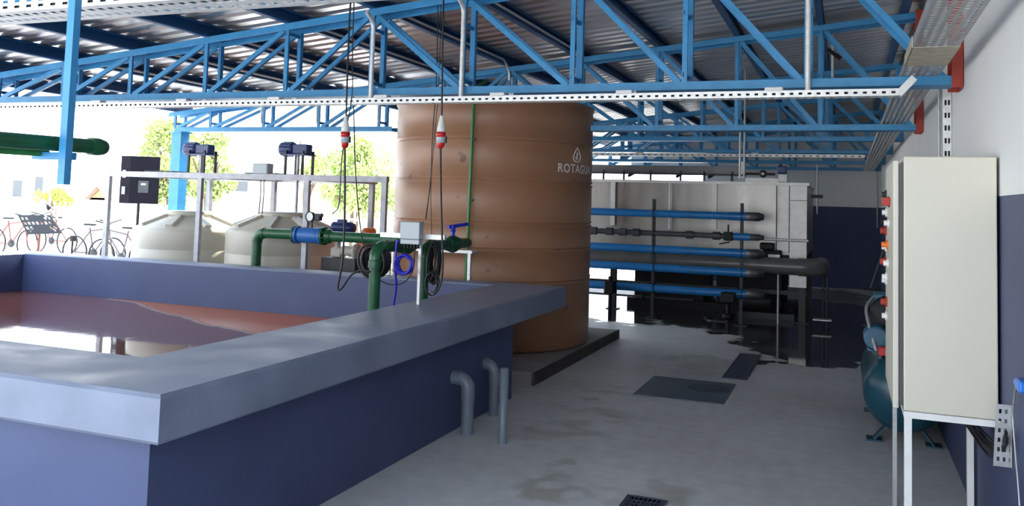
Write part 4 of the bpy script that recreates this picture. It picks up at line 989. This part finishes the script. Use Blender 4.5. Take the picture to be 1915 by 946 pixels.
for px, Y, lab in ((1384, 11.4, 'thin grey hanger rod above the steel tank, left of a pair'), (1392, 11.4, 'thin grey hanger rod above the steel tank, right of a pair'), (1529, 17.5, 'thin dark conduit in front of the back wall beside the steel tank'), (1641, 19.2, 'thin conduit in the corner of the back wall')):
    x = at(px, 300, Y=Y).x; zb = {1384: 2.0, 1392: 2.0, 1529: at(1529, 400, Y=Y).z, 1641: at(1641, 425, Y=Y).z}[px]
    zz = roofz(x)-.01
    if Y < 12: zb = at(px, 333, Y=Y).z
    solo('hanger_rod', MB().cyl((x, Y, zb), (x, Y, zz+.125), .014), M['galvdark'], lab, 'rod', 'vertical rods at the back')
t = thing('pendant_lamp', 'small dark lamp on a grey rod hanging under the roof near the right wall', 'lamp', (at(1557,100,Y=9.6).x, 9.6, 2.5))
x = at(1557, 100, Y=9.6).x; zz = at(1553, 100, Y=9.6).z
obj('rod', MB().cyl((x, 9.6, at(1555,145,Y=9.6).z), (x, 9.6, roofz(x)+.1), .012), M['galv'], t)
obj('lamp_head', MB().prof((x-.05, 9.6, zz+.04), (x+.08, 9.6, zz-.06), [(-.03,-.02),(.03,-.02),(.03,.02),(-.03,.02)]), M['black'], t)
# squeegee leaning on the back wall corner
t = thing('floor_squeegee', 'long handled floor squeegee leaning against the wall near the far corner', 'squeegee', (.3, 14, 0))
a = at(1628, 542, Y=13.9)
obj('handle', MB().cyl((a.x, 13.9, a.z+.03), (.63, 14.6, 1.35), .012), M['galvdark'], t)
obj('blade', MB().box((a.x-.1, 13.8, a.z), (a.x+.1, 13.86, a.z+.03)) if a.z > .0 else MB().box((a.x-.1, 13.86, 0), (a.x+.1, 13.92, .03)), M['black'], t)

# ------------------------------------------------------------------ the yard
def speaker(c, label):
    X, Y = c; a = at(228, 292, Y=Y); b = at(296, 382, Y=Y)
    t = thing('loudspeaker', label, 'loudspeaker', ((a.x+b.x)/2, Y, -.06))
    O = Vector(((a.x+b.x)/2, Y, 0)); v = Vector((O.x, O.y, 0)).normalized(); u = Vector((v.y, -v.x, 0))     # back of the box turned to the shed
    w = (b.x-a.x)*abs(u.x)*1.0; w = (b-a).dot(u)/1.0; z0, z1_ = b.z, a.z
    def Q(x, y, z): return O+u*x+v*y+Vector((0, 0, z))
    m = MB(); P = [(-w/2, .10), (-w/2+.14, -.03), (w/2, -.03), (w/2-.10, .36), (-w/2+.10, .36)]
    n = len(P); m.add([Q(x, y, z) for z in (z0, z1_) for x, y in P], [(i, (i+1) % n, n+(i+1) % n, n+i) for i in range(n)]+[tuple(range(n))[::-1], tuple(range(n, 2*n))])
    bo = obj('speaker_box', m, M['speaker'], t)
    zz = at(266, 345, Y=Y).z
    def pane(x0, x1, y, zA, zB, th=.006): return MB().add([Q(x, yy, z) for z in (zA, zB) for x, yy in ((x0, y-th), (x1, y-th), (x1, y), (x0, y))], [(0,3,2,1),(4,5,6,7),(0,1,5,4),(1,2,6,5),(2,3,7,6),(3,0,4,7)])
    obj('input_panel', pane(-.02, .13, -.031, zz-.13, zz+.06), M['pvcgrey'], bo)
    obj('badge', pane(.02, .09, -.04, zz-.01, zz+.02), M['boxgrey'], bo)
    for zq in (zz+.10, zz-.16):
        obj('side_handle', pane(-w/2+.03, -w/2+.075, .0, zq, zq+.12, .02), M['boxgrey'], bo)
    obj('stand_pole', MB().cyl((O.x, O.y, .9), (O.x, O.y, z0), .022), M['black'], t)
    obj('stand_tube', MB().cyl((O.x, O.y, .25), (O.x, O.y, 1.0), .03), M['black'], t)
    for k in range(3):
        an = k*2*PI/3+.4; obj('leg', MB().cyl((O.x+.03*math.cos(an), O.y+.03*math.sin(an), .6), (O.x+.55*math.cos(an), O.y+.55*math.sin(an), -.05), .013), M['black'], t)
speaker((-10.6, 10.6), 'black loudspeaker on a pole stand in front of the bright yard')
# music stand
Ym = 9.6
t = thing('music_stand', 'black perforated music stand at the left edge of the yard', 'music stand', (at(75,470,Y=Ym).x, Ym, 0))
A, B, C_, D_ = at(33, 402, Y=Ym+.12), at(94, 402, Y=Ym+.12), at(116, 436, Y=Ym-.05), at(51, 438, Y=Ym-.05)
m = MB(); nx, ny = 16, 8
def q(u, v): return (A*(1-u)+B*u)*(1-v)+(D_*(1-u)+C_*u)*v
holes = {(i, 3) for i in range(1, 15, 1) if i % 2 == 1} | {(1,1),(3,1),(12,1),(14,1),(13,0),(1,5),(3,5),(12,5),(14,5),(13,6),(2,6)}
for i in range(nx):
    for j in range(ny):
        if (i, j) in holes: continue
        p_ = [q(i/nx, j/ny), q((i+1)/nx, j/ny), q((i+1)/nx, (j+1)/ny), q(i/nx, (j+1)/ny)]
        o_ = Vector((0, .004, 0)); m.add(p_+[x_+o_ for x_ in p_], [(0,1,2,3),(7,6,5,4),(0,4,5,1),(1,5,6,2),(2,6,7,3),(3,7,4,0)])
obj('desk', m, M['black'], t)
obj('ledge', MB().bar(D_, C_, .05, .006), M['black'], t)
x = at(76, 445, Y=Ym+.06).x; obj('pole', MB().cyl((x, Ym+.03, .35), (x, Ym+.04, (A.z+D_.z)/2), .016), M['reddark'], t)
for k in range(3):
    an = k*2*PI/3; obj('leg', MB().cyl((x, Ym+.03, .45), (x+.28*math.cos(an), Ym+.03+.28*math.sin(an), -.05), .011), M['black'], t)
# microphone stand
Yn = 10.2
t = thing('microphone_stand', 'boom microphone stand between the music stand and the bicycles', 'microphone stand', (at(135,470,Y=Yn).x, Yn, 0))
a = at(91, 388, Y=Yn); b = at(136, 444, Y=Yn)
obj('boom', MB().cyl(a, b, .013), M['galvdark'], t)
obj('microphone', MB().lathe(a, [(0,-.05),(.03,-.04),(.035,0),(.025,.04),(0,.055)], 16, axis=(-.5,0,.8)), M['black'], t)
obj('boom_joint', MB().bbox((b.x-.02, Yn-.04, b.z-.06), (b.x+.05, Yn+.04, b.z+.03), .01), M['black'], t)
obj('pole', MB().cyl((b.x, Yn, .4), (b.x, Yn, b.z), .015), M['black'], t)
for k in range(3):
    an = k*2*PI/3+.8; obj('leg', MB().cyl((b.x, Yn, .45), (b.x+.4*math.cos(an), Yn+.4*math.sin(an), -.05), .012), M['black'], t)
# bicycles
def bicycle(px, Y, s, label, m_='bike', flip=1, lean=0):
    c = at(px, 470, Y=Y); X = c.x; t = thing('bicycle', label, 'bicycle', (X, Y, -.06), 'parked bicycles')
    z0 = -.06+.34
    def P(x, z, y=0): return Vector((X+flip*x, Y+y, z0+z))
    for dx in (-.52, .52):
        cc = P(dx, 0)
        w_ = MB(); w_.tube([cc+Vector((.33*math.cos(k*PI/16), 0, .33*math.sin(k*PI/16))) for k in range(32)], .018, 8, closed=True)
        for k in range(10):
            an = k*PI/5; w_.tube([cc, cc+Vector((.32*math.cos(an), 0, .32*math.sin(an)))], .003, 4)
        obj('wheel', w_, M['black'], t)
    f = MB()
    for a_, b_ in (((-.52,0),(-.12,.45)), ((-.52,0),(0,0)), ((0,0),(-.14,.52)), ((0,0),(.38,.45)), ((-.12,.45),(.38,.52)), ((.36,.60),(.52,0))): f.tube([P(*a_), P(*b_)], .016, 8)
    obj('frame', f, M[m_], t)
    obj('saddle', MB().bbox(tuple(min(P(-.26,.56,-.06)[i], P(-.02,.60,.06)[i]) for i in range(3)), tuple(max(P(-.26,.56,-.06)[i], P(-.02,.60,.06)[i]) for i in range(3)), .015), M['black'], t)
    obj('handlebar', MB().tube(bend([P(.42,.70,-.28), P(.40,.66,-.1), P(.36,.62,0), P(.40,.66,.1), P(.42,.70,.28)], .05), .014, 8), M['black'], t)
    obj('crank', MB().lathe(P(0,0), [(0,-.02),(.09,-.02),(.09,.02),(0,.02)], 20, axis=(0,1,0)).tube([P(-.1,-.13,-.06), P(.1,.13,-.06)], .01, 6), M['plate'], t)
bicycle(175, 13.5, 1, 'dark bicycle parked left of the galvanised frame post')
bicycle(228, 13.0, 1, 'dark bicycle parked between the frame post and the left beige tank', flip=-1)
bicycle(20, 14.5, 1, 'reddish bicycle parked at the far left behind the music stand', 'reddark')
bicycle(95, 16, 1, 'pale red bicycle parked behind the microphone stand', 'reddark', -1)

# fence behind
def fence(x0, x1, y, h, label, step=.16):
    t = thing('yard_fence', label, 'fence', ((x0+x1)/2, y, -.06))
    pk = MB(); x = x0
    while x < x1: pk.box((x, y-.01, 0), (x+.045, y+.01, h)); x += step
    obj('pickets', pk, M['whitewash'], t)
    for z in (.25, h-.2): obj('rail', MB().box((x0, y+.01, z), (x1, y+.04, z+.05)), M['whitewash'], t)
    x = x0
    while x < x1: obj('fence_post', MB().box((x, y+.04, -.06), (x+.08, y+.12, h+.05)), M['whitewash'], t); x += 3
fence(-17, -6.8, 17.0, 1.25, 'white picket fence between the speaker and the tan tank')
fence(-34, -17.5, 18.5, 1.2, 'white picket fence at the far left behind the bicycles', .2)
# houses
def house(x0, x1, y0, y1, h, rh, label, wall='whitewash', roof='roofred', wins=(), gable=False):
    t = thing('house', label, 'house', ((x0+x1)/2, (y0+y1)/2, -.06))
    obj('wall', MB().box((x0, y0, -.06), (x1, y1, h)), M[wall], t)
    m = MB(); o_ = .3
    if gable:   # gable end faces the shed
        xm = (x0+x1)/2; m.add([(x0-o_, y0-o_, h-.1), (xm, y0-o_, h+rh), (x1+o_, y0-o_, h-.1), (x0-o_, y1, h-.1), (xm, y1, h+rh), (x1+o_, y1, h-.1),
               (x0-o_+.3, y0-o_, h-.1), (xm, y0-o_, h+rh-.35), (x1+o_-.3, y0-o_, h-.1), (x0-o_+.3, y1, h-.1), (xm, y1, h+rh-.35), (x1+o_-.3, y1, h-.1)],
              [(0,1,4,3),(1,2,5,4),(6,9,10,7),(7,10,11,8),(0,6,7,1),(1,7,8,2),(3,4,10,9),(4,5,11,10),(0,3,9,6),(2,8,11,5)])
        obj('gable', MB().add([(x0, y0, h-.1), (x1, y0, h-.1), (xm, y0, h+rh-.4), (x0, y0+.2, h-.1), (x1, y0+.2, h-.1), (xm, y0+.2, h+rh-.4)], [(0,1,2),(5,4,3),(0,3,4,1),(1,4,5,2),(2,5,3,0)]), M['timber'], t)
    else:
        ym = (y0+y1)/2; m.add([(x0-o_, y0-o_, h), (x1+o_, y0-o_, h), (x1+o_, y1+o_, h), (x0-o_, y1+o_, h), (x0-o_, ym, h+rh), (x1+o_, ym, h+rh)], [(0,1,5,4),(2,3,4,5),(0,4,3),(1,2,5),(3,2,1,0)])
    obj('roof', m, M[roof], t)
    for wx, wz, ww, wh in wins:
        f = obj('window', MB().box((wx, y0-.04, wz), (wx+ww, y0, wz+wh)), M['whitewash'], t)
        obj('pane', MB().box((wx+.08, y0-.05, wz+.08), (wx+ww-.08, y0-.041, wz+wh-.08)), M['window'], f)
M['paleroof'] = mat('pale_roof_sheet', (.62, .60, .58), .7, 0, .05, 3)
c = at(190, 370, Y=30); house(c.x-.75, c.x+.75, 30, 33, c.z, at(187, 335, Y=30).z-c.z, 'small white house with an orange timber gable', gable=True)
c = at(420, 345, Y=26); house(c.x-2.2, c.x+2.2, 26.5, 31, at(420, 365, Y=26).z, .6, 'pale house with a small dark window beyond the left beige tank', roof='paleroof', wins=[(at(414,360,Y=26).x, at(420,361,Y=26).z, .9, .55)])
c = at(60, 360, Y=32); house(c.x-4, c.x+2.5, 32, 38, at(60,372,Y=32).z, .8, 'long white house at the far left of the yard', roof='paleroof', wins=[(at(63,370,Y=32).x, 1.2, .7, 1.0), (at(20,400,Y=32).x, 1.0, .8, 1.0)])
c = at(560, 380, Y=24); house(c.x-.4, c.x+2.8, 24, 25.5, at(560,360,Y=24).z, .5, 'low white house behind the right beige tank', roof='paleroof')
t = thing('utility_canopy', 'dark flat canopy end seen just left of the tan tank', 'canopy', (at(720,303,Y=23).x, 23.2, -.06))
a = at(707, 303, Y=23)
obj('canopy_roof', MB().box((a.x, 23, a.z-.06), (a.x+3.0, 24.5, a.z+.06)), M['plate'], t)
for dx in (.1, 2.9): obj('canopy_post', MB().box((a.x+dx-.04, 23.1, -.06), (a.x+dx+.04, 23.18, a.z-.06)), M['galv'], t)

# trees: trunk, limbs and a crown of separate leaf blades
def tree(px, py, rx, rz_, Y, n, label, mkey='leaf', lumps=9, seed=1):
    rnd = random.Random(seed); c = at(px, py, Y=Y)
    t = thing('tree', label, 'tree', (c.x, Y, -.06), 'trees in the yard')
    tr = MB(); tr.tube([(c.x, Y, -.06), (c.x+.05, Y, c.z*.4), (c.x-.03, Y, c.z*.75), (c.x, Y, c.z)], [.16, .13, .10, .05], 10)
    L = []
    for k in range(lumps):
        an = rnd.uniform(0, 2*PI); h = rnd.uniform(-.95, .95); rr = math.sqrt(max(.03, 1-h*h))*rnd.uniform(.2, .95)
        L.append((Vector((c.x+rx*rr*math.cos(an), Y+rx*rr*math.sin(an), c.z+rz_*h)), rnd.uniform(.16, .34)*rx))
        tr.tube([(c.x, Y, c.z*.6), L[-1][0]], [.05, .015], 6)
    obj('trunk', tr, M['bark'], t)
    lf = MB()
    for k in range(n):
        cc, r = rnd.choice(L); d = Vector((rnd.gauss(0,1), rnd.gauss(0,1), rnd.gauss(0,1))).normalized(); p_ = cc+Vector((d.x, d.y, d.z*1.3))*r*rnd.uniform(.4, 1.1)
        a_ = Vector((rnd.gauss(0,1), rnd.gauss(0,1), rnd.gauss(0,1))).normalized(); b_ = a_.orthogonal().normalized()
        s_ = rnd.uniform(.045, .085)
        lf.add([p_-a_*s_, p_+b_*s_*.45, p_+a_*s_, p_-b_*s_*.45], [(0,1,2,3)])
    obj('foliage', lf, M[mkey], t)
tree(322, 302, 1.05, 1.0, 19, 6500, 'tall pale green tree behind the loudspeaker', lumps=26, seed=3)
tree(392, 308, .75, .85, 18.5, 5000, 'leafy pale green tree right behind the blue column', lumps=22, seed=5)
tree(662, 338, 1.35, 1.05, 20.5, 9000, 'broad bright green tree seen between the frame and the tan tank', lumps=34, seed=8)
tree(100, 372, .9, .25, 26, 1500, 'low yellow green bush in front of the far white house', 'shrub', 9, 12)
tree(575, 322, .45, .18, 22, 600, 'small pale green treetop beyond the right mixer', 'leaf', 7, 14)
